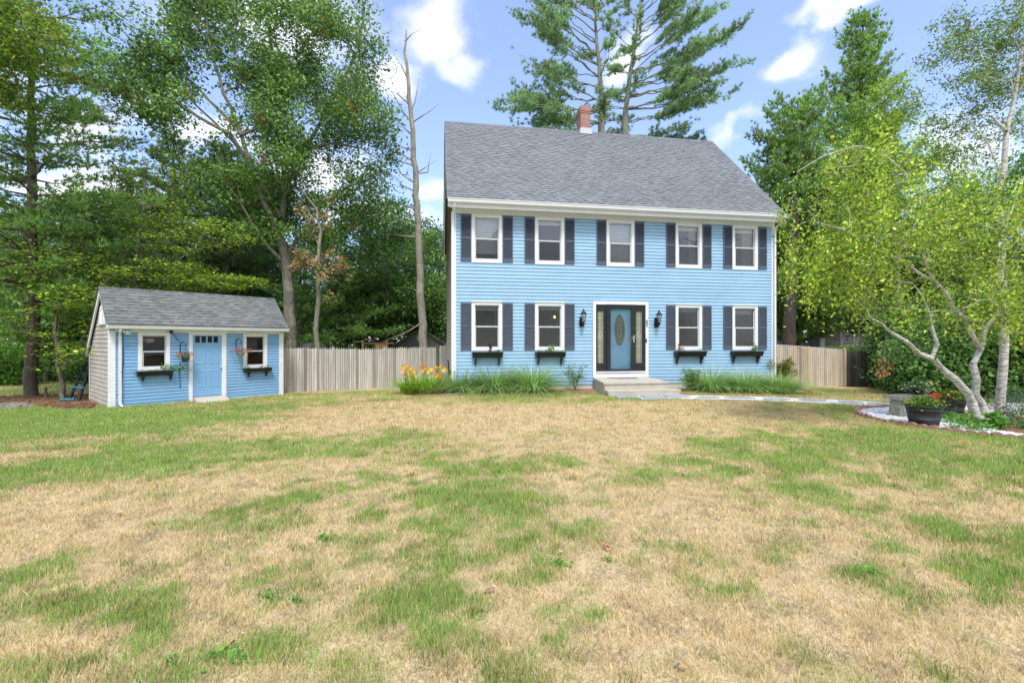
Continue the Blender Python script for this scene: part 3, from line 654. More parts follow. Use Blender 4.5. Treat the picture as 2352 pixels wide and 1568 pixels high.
def pine(name,label,loc,trunk,radii,branches,seed=1,nl=.17,nw=.022,per=9,twig=.13,pal=PINE,w=(3,2,2),bark='bark_pine',group=None,spread=.95,extra=None,flat=.25,cat='pine tree',tuftfrom=.3,clump=(1.6,.34)):
    """branches: list of (height, azimuth, length, elevation, upcurve, density)"""
    r=np.random.default_rng(seed); root=empty(name,loc); tag(root,label,cat,group)
    sk=Skel(); sk.trunk(trunk,radii,rr=r,step=.6,wob=.02); tz=np.array([p[2] for p in sk.P]); nb=len(tz)
    TP=[];TD=[];TV=[]
    if extra: 
        for pts,rad in extra: sk.trunk(pts,rad,rr=r)
    for (h,az,L,el,upc,den) in branches:
        k=int(np.argmin(np.abs(tz-h))); p=np.array(sk.P[k]); par=k; n=max(3,int(L/.45)); d=np.array([math.cos(az),math.sin(az),0.]); side=np.array([-d[1],d[0],0.])
        wob=r.normal()*.18; r0=.008+.0052*L; prev=p; cv=1+.13*r.normal()
        for j in range(1,n+1):
            t=j/n; q=p+d*(L*t*math.cos(el))+side*(wob*L*t*t*.5)+np.array([0,0,L*(math.sin(el)*t+upc*t*t)])+r.normal(size=3)*.06
            sk.P.append(q);sk.par.append(par);sk.R.append(r0*(1-t)+.006);sk.cnt.append(0);par=len(sk.P)-1
            seg=q-prev
            if t>tuftfrom or L<1:
                for sgn in (-1,1):
                    if r.uniform()>den: continue
                    tl=(.2+.38*L*(1.08-t)*r.uniform(.6,1.1)); tl=min(tl,1.7); td=unit(seg)*.75+side*sgn*.8+np.array([0,0,r.normal()*.12+flat*.4]); td=unit(td); m=max(2,int(tl/twig))
                    st=prev+seg*r.uniform(); e=st+td*tl; sk.P.append(e);sk.par.append(par);sk.R.append(.004)
                    sk.cnt.append(0)
                    u=np.linspace(.12,1,m)[:,None]; pts=st+td*tl*u+r.normal(size=(m,3))*np.array([.05,.05,.03]); 
                    TP.append(pts);TD.append(np.tile(td+np.array([0,0,.35]),(m,1)));TV.append(np.full(m,cv*(1+.08*r.normal())))
                    # short offshoots
                    k2=m; o=side*sgn*-.4+unit(seg)*.9; pts2=pts+unit(o)*r.uniform(.1,.32,size=(m,1))+np.array([0,0,.04]); TP.append(pts2);TD.append(np.tile(unit(o)+np.array([0,0,.3]),(m,1)));TV.append(np.full(m,cv))
                m=max(1,int(np.linalg.norm(seg)/twig)); pts=prev+seg*r.uniform(size=(m,1)); TP.append(pts);TD.append(np.tile(unit(seg)+np.array([0,0,.4]),(m,1)));TV.append(np.full(m,cv))
            prev=q
    V,idx=sk.mesh(6); np_obj('trunk',V,4,M[bark],root,idx=idx)
    pal=np.array(pal)*2.15; TP=np.concatenate(TP);TD=np.concatenate(TD);TV=np.concatenate(TV)
    if clump:
        q=vnoise(TP[:,0]*clump[0],TP[:,1]*clump[0],TP[:,2]*clump[0]*1.6,seed=seed); k=q>clump[1]; TP,TD,TV=TP[k],TD[k],TV[k]*(.82+.5*q[k]); TP=TP+r.normal(size=TP.shape)*np.array([.06,.06,.07])
    V,cv=needles(r,TP,TD,per,nl,nw,pal,w,spread,TV); np_obj('crown',V,3,M['needle'],root,cols=cv)
    return root
def whorls(r,z0,z1,n,Lf,elf,upf,den=.9,azr=None):
    out=[]
    for i in range(n):
        t=(i+r.uniform(-.4,.4))/n; t=min(max(t,0),1); az=i*2.4+r.normal()*.3 if azr is None else azr[0]+(azr[1]-azr[0])*r.uniform()
        out.append((z0+(z1-z0)*t,az,Lf(t)*r.uniform(.75,1.15),elf(t)+r.normal()*.08,upf(t),den))
    return out
def blades(r,base,n,rad,length,width,spread,pal,w,seg=4,lean=(0,0),ell=1.,var=.2,upb=.8):
    """arching grass blades from around base; returns V (quads strips) idx cols"""
    az=r.uniform(0,2*math.pi,n); rr=rad*np.sqrt(r.uniform(size=n)); B=np.stack([base[0]+rr*np.cos(az)*ell,base[1]+rr*np.sin(az),np.full(n,base[2])],1)
    d=np.stack([np.cos(az)+lean[0]+.35*r.normal(size=n),np.sin(az)+lean[1]+.35*r.normal(size=n)],1); d/=np.linalg.norm(d,axis=1,keepdims=True)
    L=length*(1+var*r.normal(size=n)); sp=spread*r.uniform(.25,1.15,size=n); V=[]
    perp=np.stack([-d[:,1],d[:,0]],1)
    for j in range(seg+1):
        t=j/seg; h=L*(upb*t-(upb*.62*sp)*t*t); o=L*sp*(.25*t+.75*t*t); w_=width*(1-t)**.6*(.5 if j==seg else 1)
        c=np.stack([B[:,0]+d[:,0]*o,B[:,1]+d[:,1]*o,B[:,2]+np.maximum(h,.01)],1); q=np.stack([perp[:,0],perp[:,1],np.zeros(n)],1)*w_*.5
        V.append(c-q);V.append(c+q)
    V=np.stack(V,1).reshape(-1,3); k=2*(seg+1); b=(np.arange(n)*k)[:,None]
    idx=np.stack([np.concatenate([b+2*j,b+2*j+1,b+2*j+3,b+2*j+2],1) for j in range(seg)],1).reshape(-1,4); cc=np.repeat(pick(r,pal,w,n,.16),k,axis=0)
    return V,idx,cc
def flowers(r,P,size,pal,w,petals=5,name='flower',parent=None,up=.6,cup=.25):
    """five-petalled blossoms at P"""
    n=len(P); nrm=unit(r.normal(size=(n,3))*(1-up)+np.array([0,-.35,1.])*up); a=unit(np.cross(nrm,r.normal(size=(n,3)))); b=np.cross(nrm,a); V=[]
    s=size*(1+.2*r.uniform(-1,1,size=(n,1)))
    for k in range(petals):
        t0=2*math.pi*(k-.42)/petals;t1=2*math.pi*(k+.42)/petals;tm=2*math.pi*k/petals
        f=lambda t,m:P+(a*math.cos(t)+b*math.sin(t))*s*m+nrm*s*cup*m
        V+= [P,f(t0,.38),f(tm,.5),f(t1,.38)]
    V=np.stack(V,1).reshape(-1,3); cc=np.repeat(pick(r,pal,w,n,.1),4*petals,axis=0)
    return np_obj(name,V,4,M['petal'],parent,cols=cc)
def join_idx(parts):
    Vs,Is,Cs=[],[],[];o=0
    for V,I,C in parts: Vs.append(V);Is.append(I+o);Cs.append(C);o+=len(V)
    return np.concatenate(Vs),np.concatenate(Is),np.concatenate(Cs)
def leafy(r,parent,P,n,rad,size,pal,w,name='foliage',up=.5,aspect=.55,droop=0.):
    C=np.repeat(np.array(P,float),n,axis=0); C=C+r.normal(size=C.shape)*np.array(rad)
    V,cv=leaf_quads(r,C,size,aspect,up,droop,cols=pick(r,pal,w,len(C))); return np_obj(name,V,4,M['leaf'],parent,cols=cv)

# ================================================================== SHED
EF=(-.22,1.93); RG=(.9,3.02); ER=(3.18,1.12); SD=3.0; SW=4.72; BZ=-.62
shed=empty('garden_shed',(S.X,S.Y,0),S.t)
tag(shed,'small blue garden shed with saltbox shingle roof, white trim and cream shingle end wall','shed')
def sx(zx): return S.u((200+zx/4.481)*.9408)
def sz(zx,zy): return S.uz((200+zx/4.481)*.9408,(660+zy/4.481)*.9408)[1]
wl=(sx(612),sx(963),sz(612,1100),sz(612,672)); wr=(sx(1762),sx(2025),sz(1762,1072),sz(1762,704))
wl=(wl[0],wl[1],wl[2],1.72); wr=(wr[0],wr[1],wr[2],1.72)
d0_,d1_=sx(1210),sx(1530); dzb=sz(1210,1383); dzt=1.66
c0_,c1_=sx(1168),sx(1578)
hl=[(a+.08,b-.08,c+.08,d-.08) for a,b,c,d in (wl,wr)]+[(d0_-.01,d1_+.01,-2,dzt+.01)]
mb=MB(); clap(mb,lambda s,o,z:(s,o,z),BZ,1.73,.0975,lambda z:(.04,SW-.03),hl,prot=.019); mb.build('clapboard_wall',M['blue_shed'],shed)
def srng(z):
    # depth range of the end wall at height z
    a=.0 if z<1.75 else (z-1.75)/(RG[1]-.03-1.75)*(RG[0]); b=SD if z<1.15 else SD-(z-1.15)/(RG[1]-.03-1.15)*(SD-RG[0]); return (a,max(a,b))
mb=MB(); clap(mb,lambda s,o,z:(o,s,z),BZ,2.96,.127,srng,prot=.02,uv=True); mb.build('end_wall',M['cedar'],shed); mb=MB(); clap(mb,lambda s,o,z:(SW-o,s,z),BZ,2.96,.127,srng,prot=.02,uv=True); mb.build('end_wall',M['cedar'],shed)
mb=MB(); mb.quad((SW,SD,BZ),(0,SD,BZ),(0,SD,1.15),(SW,SD,1.15),[(0,0),(5,0),(5,2),(0,2)]); mb.build('rear_wall',M['cedar'],shed)
mb=MB(); mb.quad((0.02,.03,-.33),(SW,.03,-.33),(SW,SD,-.33),(0.02,SD,-.33)); mb.quad((.02,SD-.02,-.33),(SW-.02,SD-.02,-.33),(SW-.02,SD-.02,1.1),(.02,SD-.02,1.1)); mb.quad((.03,.8,-.33),(SW-.03,.8,-.33),(SW-.03,.8,2.6),(.03,.8,2.6)); mb.build('interior_wall',M['room'],shed)
for a in (-.035,SW-.115):
    mb=MB(); mb.bbox(a,-.03,BZ,a+.15,.0,1.78,.003)
    if a<0: mb.box(a,-.0,BZ,-.02,.10,1.78)
    else: mb.box(a+.135,0,BZ,a+.15,.1,1.78)
    mb.build('corner_board',M['white_old'],shed)
mb=MB(); mb.box(-.035,SD-.02,BZ,-.02,SD+.03,1.15); mb.build('corner_board',M['white_old'],shed)
mb=MB(); mb.box(.116,-.028,1.725,SW-.116,0,1.88); mb.box(-.03,-.2,1.80,SW+.03,-.029,1.815); mb.build('frieze_board',M['white_old'],shed)
mb=MB(); mb.prism([(-.225,1.81),(-.27,1.81),(-.305,1.835),(-.31,1.89),(-.325,1.90),(-.325,1.915),(-.30,1.915),(-.225,1.915)],'x',-.1,SW+.12); mb.build('gutter',M['white'],shed)
mb=MB(); x=sx(410); mb.tube([(x-.02,-.26,1.81),(x-.02,-.25,1.76),(x,-.08,1.66),(x,-.065,1.6)],.033,8)
xb=x+.06; mb.prism([(x-.035,-.09),(x+.035,-.09),(x+.035,-.03),(x-.035,-.03)],'z',-.28,1.62); mb.tube([(x,-.06,-.26),(x+.01,-.08,-.33),(x+.05,-.19,-.38)],.034,8)
for z in (0.0,1.0): mb.box(x-.05,-.095,z,x+.05,-.028,z+.02)
mb.build('downspout',M['white'],shed)
mb=MB(); roof_slope(mb,-.12,SW+.12,EF,RG,.1385,11,.025); roof_slope(mb,-.12,SW+.12,ER,RG,.1385,12,.025)
x=-.12
while x<SW+.11:
    x2=min(x+.15,SW+.12); g=rnd.uniform(.7,1.1); mb.c=(g,g,g); u_=[(x,0),(x2,0),(x2,.1),(x,.1)]
    mb.quad((x,RG[0]-.1,RG[1]-.045),(x2,RG[0]-.1,RG[1]-.058),(x2,RG[0],RG[1]+.046),(x,RG[0],RG[1]+.056),u_); mb.quad((x2,RG[0]+.1,RG[1]-.03),(x,RG[0]+.1,RG[1]-.02),(x,RG[0],RG[1]+.056),(x2,RG[0],RG[1]+.046),u_); x=x2
mb.build('roof',M['shingle_shed'],shed)
for x in (-.10,SW+.06):
    mb=MB(); pr=[(EF[0]+.0,EF[1]-.15),(EF[0],EF[1]-.005),(RG[0],RG[1]-.005),(ER[0],ER[1]-.005),(ER[0]-.02,ER[1]-.14),(RG[0],RG[1]-.17)]
    mb.add([(x,p[0],p[1]) for p in pr]+[(x+.04,p[0],p[1]) for p in pr],[(0,1,2,5),(2,3,4,5),(6,11,8,7),(8,11,10,9),(0,6,7,1),(1,7,8,2),(2,8,9,3),(3,9,10,4),(4,10,11,5),(5,11,6,0)]); mb.build('rake_board',M['white_old'],shed)
# arched fan vent in the gable end
mb=MB(); vc=(.93,2.02)
out=[(vc[0]+.36*math.cos(math.pi*k/16),vc[1]+.50*math.sin(math.pi*k/16)) for k in range(17)]
mb.prism([(vc[0]-.42,vc[1]-.07),(vc[0]+.42,vc[1]-.07),(vc[0]+.42,vc[1]-.005),(vc[0]-.42,vc[1]-.005)],'x',-.06,-.02)
for k in range(16):
    a,b=out[k],out[k+1]; i=lambda p:(vc[0]+(p[0]-vc[0])*.8,vc[1]+(p[1]-vc[1])*.8); mb.prism([a,b,i(b),i(a)],'x',-.055,-.02)
for k in range(1,7):
    t=math.pi*k/7; mb.tube([(-.04,vc[0]+.03*math.cos(t),vc[1]+.03),(-.04,vc[0]+.29*math.cos(t),vc[1]+.4*math.sin(t))],.012,5)
mb.prism(out,'x',-.026,-.021); mb.build('gable_vent',M['white_old'],shed)
mats_s=(M['white_old'],M['vinyl'],M['shedglass'],M['shedglass'])
window(shed,*wl,0,'sl',cas=.085,mats=mats_s); window(shed,*wr,0,'sr',cas=.085,mats=mats_s)
for a,b in ((c0_,d0_),(d1_,c1_)):
    mb=MB(); mb.bbox(a,-.03,BZ,b,.02,1.726,.003); mb.build('door_casing',M['white_old'],shed)
mb=MB(); mb.box(d0_,-.029,dzt,d1_,.02,1.726); mb.build('door_casing',M['white_old'],shed)
mb=MB(); l0,l1=sz(1210,790),sz(1210,718); xs=[sx(v) for v in (1238,1292,1307,1358,1375,1425,1440,1490)]
mb.box(d0_,-.0,dzb,d1_,.04,l0); mb.box(d0_,0,l1,d1_,.04,dzt); 
prev=d0_
for a,b in zip(xs[0::2],xs[1::2]): mb.box(prev,.0005,l0,a,.04,l1); prev=b
mb.box(prev,.0005,l0,d1_,.04,l1)
def panel(mb,a,b,c,d,y=0):
    w=.02
    mb.add([(a,y-.001,c),(b,y-.001,c),(b,y-.001,d),(a,y-.001,d),(a+w,y-.012,c+w),(b-w,y-.012,c+w),(b-w,y-.012,d-w),(a+w,y-.012,d-w),(a+2*w,y-.002,c+2*w),(b-2*w,y-.002,c+2*w),(b-2*w,y-.002,d-2*w),(a+2*w,y-.002,d-2*w)],
      [(0,1,5,4),(1,2,6,5),(2,3,7,6),(3,0,4,7),(4,5,9,8),(5,6,10,9),(6,7,11,10),(7,4,8,11),(8,9,10,11)])
for a,b in ((1235,1352),(1388,1500)):
    panel(mb,sx(a),sx(b),sz(1210,1025),sz(1210,828)); panel(mb,sx(a),sx(b),sz(1210,1290)+.02,sz(1210,1095))
sdoor=mb.build('shed_door',M['door_shed'],shed)
mb=MB(); mb.quad((d0_,.02,l0),(d1_,.02,l0),(d1_,.02,l1),(d0_,.02,l1)); mb.build('pane',glassmat('dark_pane',(.04,.04,.04),.02),sdoor)
mb=MB(); mb.lathe([(.012,0),(.012,.03),(.028,.04),(.03,.06),(.015,.075)],(0,0,0),12); k=mb.build('door_knob',M['nickel'],sdoor,True); k.location=(sx(1515),0,sz(1515,1057)); k.rotation_euler=(math.pi/2,0,0)
# round floodlight, small sensor and black cable
fl=empty('floodlight',S.w(sx(483),-.04,sz(483,676)),S.t); tag(fl,'round white floodlight under the shed gutter beside the downspout','light')
mb=MB(); mb.lathe([(.03,0),(.04,.06),(.085,.09),(.095,.12),(.09,.125)],(0,0,0),18); o=mb.build('housing',M['white'],fl,True); o.rotation_euler=(math.radians(80),0,0)
mb=MB(); mb.lathe([(.08,.126),(.03,.135)],(0,0,0),18); o=mb.build('lens',M['lantglass'],fl); o.rotation_euler=(math.radians(80),0,0)
sc_=empty('security_camera',S.w(sx(965),-.04,sz(965,665)),S.t); tag(sc_,'small black camera under the shed gutter at the corner of the left shed window','camera')
mb=MB(); mb.bbox(-.03,-.1,-.05,.04,-.0,.03,.008); mb.tube([(0,-.1,-.01),(0,-.13,-.015)],.02,10); mb.build('body',M['iron'],sc_)
mb=MB(); pts=[S.w(sx(985),-.05,sz(985,680)),S.w(sx(1030),-.03,sz(1030,740)),S.w(sx(1062),-.035,sz(1062,775))]; mb.tube(pts,.008,6)
tag(mb.build('black_cable',M['iron']),'black cable running down from the camera to the hook on the shed wall','cable')
mb=MB(); pts=[S.w(sx(1072),-.03,sz(1072,1005)),S.w(sx(1066),-.03,sz(1066,1140)),S.w(sx(1072),-.03,sz(1072,1262))]; mb.tube(pts,.007,6); mb.tube([pts[-1],pts[-1]+Vector((0,0,-.05))],.014,6)
tag(mb.build('power_cord',M['iron']),'black power cord with plug hanging down the blue shed wall below the green basket','cord')
mb=MB(); x=sx(448); mb.tube([S.w(x,-.03,1.7),S.w(x+.01,-.03,.9),S.w(x-.03,-.03,.3)],.006,5); tag(mb.build('lamp_cord',M['iron']),'thin dark cord hanging from the floodlight beside the shed downspout','cord')
# ramp at the shed door
rp=empty('ramp',S.w(d0_,0,0),S.t); tag(rp,'short concrete ramp with curved side in front of the blue shed door','ramp')
wd=d1_-d0_+.06; zt_=dzb-.015; zg=-.46
mb=MB(); prof=[(.0,zg-.15),(.0,zt_),(-.12,zt_),(-.30,zt_-.035),(-.52,zt_-.12),(-.74,zg+.015),(-.74,zg-.15)]
mb.prism(prof,'x',-.01,wd); mb.build('slab',M['concrete'],rp)
# ladder behind the shed
ld=empty('ladder',(0,0,0)); tag(ld,'dark stepladder leaning behind the cream end wall of the blue shed','ladder')
LB=[at(158,920,14.9),at(176,922,14.7)]; LT=[at(204,818,15.6),at(214,822,15.4)]
M['blue_plastic']=mat('blue_plastic',(.03,.22,.36),.5,.1,8)
mb=MB(); mb.tube([LB[0],LT[0]],.04,4); mb.build('rail',M['iron'],ld); mb=MB(); mb.tube([LB[1]+Vector((.05,0,0)),LT[1]],.045,4); mb.build('rail',M['iron'],ld)
for t in (.22,.42,.62,.82):
    a=LB[0].lerp(LT[0],t); b=(LB[1]+Vector((.05,0,0))).lerp(LT[1],t); mb=MB(); mb.tube([a,b],.022,5); mb.build('rung',M['iron'],ld)
mb=MB(); a=LB[0].lerp(LT[0],.30); b=LB[1].lerp(LT[1],.30); mb.tube([a+Vector((-.06,-.05,0)),b+Vector((.1,-.05,.02))],.035,6); mb.build('hinge_band',M['blue_plastic'],ld)
mb=MB(); p=ground_at(143,921); mb.tube([(p[0],p[1],g1(*p)+.04),(p[0]+.3,p[1]+.1,g1(*p)+.05)],.04,6); mb.ball((p[0],p[1],g1(*p)+.05),.06,8,.7); tag(mb.build('hose_reel',M['blue_plastic']),'blue plastic garden tool lying on the leaf litter at the ladder foot','garden tool')

# ================================================================== window boxes and baskets
def bracket(mb,x,z,d,h,w=.045):
    mb.prism([(0,z),(-d,z),(-d,z-.045),(-d*.35,z-h*.55),(-.05,z-h),(0,z-h)],'x',x-w/2,x+w/2)
def window_box(name,frame,u0,u1,ztop,zbot,h,bx,label,group,d=.2,v=-.02):
    o=empty(name,frame.w((u0+u1)/2,v,zbot),frame.t); tag(o,label,'window box',group); w=(u1-u0)/2; H_=ztop-zbot
    mb=MB(); mb.prism([(0,0),(-d*.78,0),(-d,H_*.9),(0,H_*.9)],'x',-w,w); mb.box(-w-.01,-d-.015,H_*.86,w+.01,-.001,H_*.93)
    mb.box(-w-.02,-d-.02,H_*.93,w+.02,-d+.005,H_); mb.box(-w-.02,-d+.005,H_*.93,-w,0,H_); mb.box(w,-d+.005,H_*.93,w+.02,0,H_)
    mb.build('box',M['black'],o)
    for x in bx:
        mb=MB(); bracket(mb,x,0,d*.72,h); mb.build('bracket',M['black'],o)
    return o,w,H_
LEAFG=[lin(96,140,62),lin(130,165,75),lin(70,110,60)]
r=np.random.default_rng(5)
def hx(zx): return H.u((1080+zx/5.6)*.9408,-.1)
BX=[(415,825,'left','black window box with a dark red coleus under the leftmost ground-floor window'),(1283,1680,'left','black window box with bright green seedlings under the ground-floor window left of the lantern'),
    (283,690,'r','black window box with pink flowers under the ground-floor window right of the front door'),(1062,1465,'r','nearly empty black window box under the rightmost ground-floor window')]
for i,(a,b,k,lab) in enumerate(BX):
    off=1080 if k=='left' else 1600; u0=H.u((off+a/5.6)*.9408,-.15); u1=H.u((off+b/5.6)*.9408,-.15)
    o,w,H_=window_box('window_box',H,u0,u1,1.145,.985,.23,(-(u1-u0)/2+.09,(u1-u0)/2-.10),lab,'black window boxes on the blue house')
    z=H_+.02
    if i==0:
        leafy(r,o,[(.08,-.1,z+.02),(.1,-.1,z+.08),(.09,-.1,z+.15)],9,(.03,.03,.03),.08,[lin(130,60,45),lin(90,40,35),lin(190,150,130)],[2,2,1]); leafy(r,o,[(.36,-.1,z+.03),(.28,-.1,z)],14,(.05,.03,.03),.06,LEAFG,[1,1,1])
    elif i==1:
        leafy(r,o,[(-.33,-.1,z+.03)],16,(.06,.03,.04),.05,LEAFG,[1,1,1]); leafy(r,o,[(.0,-.1,z+.04),(.03,-.1,z+.1)],20,(.06,.03,.04),.09,[lin(140,185,70),lin(110,160,60)],[1,1]); leafy(r,o,[(.2,-.1,z),(.35,-.1,z)],16,(.08,.03,.02),.05,[lin(140,185,70)],[1])
        flowers(r,np.array([(.02,-.12,z+.19),(-.05,-.12,z+.1)]),.04,[(.8,.8,.75)],[1],parent=o)
    elif i==2:
        leafy(r,o,[(-.36,-.1,z+.06),(-.28,-.1,z+.04),(-.36,-.1,z+.14)],14,(.05,.03,.04),.07,[lin(96,120,62),lin(150,80,70),lin(190,200,170)],[3,1,1]); leafy(r,o,[(.38,-.1,z+.02)],12,(.05,.03,.03),.05,LEAFG,[1,1,1])
        leafy(r,o,[(0,-.1,z-.01)],60,(.3,.04,.012),.03,[lin(190,185,175),lin(90,80,70)],[1,2],name='dry_stems')
        flowers(r,np.array([(-.38,-.12,z+.13),(-.33,-.13,z+.18),(-.25,-.13,z+.06)]),.05,[lin(220,70,120),lin(235,120,70)],[2,1],parent=o)
    else: leafy(r,o,[(.32,-.1,z+.05),(.27,-.1,z+.08)],18,(.05,.03,.05),.09,[lin(90,150,60),lin(70,130,60)],[1,1])
def sbx(a,b,za,zb,i,lab,bra):
    u0=S.u((200+a/4.481)*.9408,-.12); u1=S.u((200+b/4.481)*.9408,-.12); z1=S.uz((200+a/4.481)*.9408,(660+za/4.481)*.9408,-.12)[1]; z0=z1-.135
    return window_box('window_box',S,u0,u1,z1,z0,.16,bra,lab,'black window boxes on the shed',d=.19)
o,w,H_=sbx(605,990,1105,1165,0,'black window box with trailing green vine and white flowers under the left shed window',(-.27,.40))
z=H_+.01; leafy(r,o,[(.2,-.1,z+.08),(.32,-.12,z+.1),(.45,-.12,z+.06),(.6,-.13,z+.04),(.72,-.13,z+.03)],22,(.06,.05,.04),.075,[lin(120,175,70),lin(90,150,60),lin(70,120,55)],[1,2,1])
leafy(r,o,[(-.3,-.1,z+.0),(0,-.1,z+.01)],50,(.2,.04,.02),.04,[lin(96,130,70),lin(170,175,150)],[1,1],name='dry_stems'); flowers(r,np.array([(.15,-.13,z+.2),(.35,-.15,z+.16),(.6,-.16,z+.08),(.76,-.15,z+.0),(-.3,-.15,z+.1)]),.035,[(.8,.8,.8)],[1],parent=o)
o,w,H_=sbx(1775,2070,1070,1120,1,'black window box with small seedlings under the right shed window',(-.27,.3))
z=H_+.01; leafy(r,o,[(.12,-.1,z+.05),(-.3,-.1,z+.01),(.3,-.1,z+.02)],12,(.05,.03,.03),.06,LEAFG,[1,1,1])
M['green_pot']=mat('green_plastic_pot',(.035,.085,.06),.4,.1,5); M['tan_pot']=mat('tan_coir_pot',(.50,.34,.22),.8,.15,12,bump=.3)
def basket(zx,ztopz,potm,r0,r1,hp,label,pal,pw,fpal,fw,nf,fr,leafn):
    u=sx(zx); v=-.22; zr=S.uz((200+zx/4.481)*.9408,(660+ztopz/4.481)*.9408,v)[1]   # rim of the pot
    o=empty('hanging_basket',S.w(u,v,zr),S.t); tag(o,label,'hanging basket','hanging flower baskets on the shed front')
    mb=MB(); mb.lathe([(r0,-hp),(r1,-.01),(r1+.012,0),(r1-.01,0),(r1-.02,-.02)],(0,0,0),18); mb.build('pot',potm,o,True)
    L=[(fr*.75*math.cos(t)*q,fr*.5*math.sin(t)*q,.04+.10*(1-q)) for q in (0.3,.7,1) for t in np.linspace(0,2*math.pi,9)[:-1]]
    leafy(r,o,L,leafn,(.05,.05,.045),.045,pal,pw,up=.4)
    P=[];n=nf
    for k in range(n): t=r.uniform(0,2*math.pi);q=math.sqrt(r.uniform(.15,1)); P.append((fr*q*math.cos(t),-.03+fr*.6*q*math.sin(t),.03+.17*(1-q)+r.uniform(-.03,.07)))
    flowers(r,np.array(P),.055,fpal,fw,parent=o)
    mb=MB()
    for t in (.5,2.6,4.7): mb.tube([(r1*math.cos(t),r1*math.sin(t),0),(0,0,.36)],.0025,4)
    mb.build('hanger',M['iron'],o); return u,v,zr
u,v,zr=basket(1108,948,M['green_pot'],.085,.115,.13,'green hanging pot with small orange-red flowers to the left of the shed door',[lin(110,130,70),lin(80,105,60),lin(140,150,90)],[1,1,1],[lin(225,90,50),lin(240,120,70),lin(200,60,50)],[2,1,1],34,.24,10)
u2,v2,zr2=basket(1712,900,M['tan_pot'],.085,.115,.11,'tan hanging pot with trailing hot pink flowers to the right of the shed door',[lin(90,135,70),lin(120,160,80)],[1,1],[lin(235,60,130),lin(240,110,160),lin(220,40,90)],[3,2,1],46,.33,8)
def hook(u,v,zr,lab):
    mb=MB(); z=zr+.36; pts=[(u,-.025,z-.28),(u,-.03,z-.02)]+[(u+.0,-.03+(v+.03)*(1-math.cos(t))/2,z-.02+.13*math.sin(t)) for t in np.linspace(.2,math.pi,9)]+[(u,v,z-.02),(u,v-.02,z-.0)]
    pts=[S.w(p[0]-.02+(-(p[1])*.5),p[1],p[2]) for p in pts]; mb.tube(pts,.011,6); mb.box
    tag(mb.build('plant_hook',M['iron']),lab,'plant hook','black plant hooks on the shed front')
hook(u-.08,v,zr,'black curled plant hook holding the green pot on the shed wall'); hook(u2-.08,v2,zr2,'black curled plant hook holding the tan pot on the shed wall')

# buoy hanging in the shed window
by=empty('buoy',S.w(sx(765),.35,sz(765,740)-.02),S.t); tag(by,'white and red buoy hanging inside the left shed window','buoy')
mb=MB(); mb.lathe([(.03,-.14),(.12,-.1),(.15,-.02),(.13,.0)],(0,0,0),14); mb.build('float',M['white'],by,True)
mb=MB(); mb.lathe([(.131,.0),(.14,.03),(.1,.09),(.03,.11)],(0,0,0),14); mb.build('band',mat('red_paint',(.5,.05,.04),.5,.1,5),by,True)
mb=MB(); mb.tube([(0,0,.1),(0,0,.3)],.008,5); mb.build('rope',M['blind'],by)

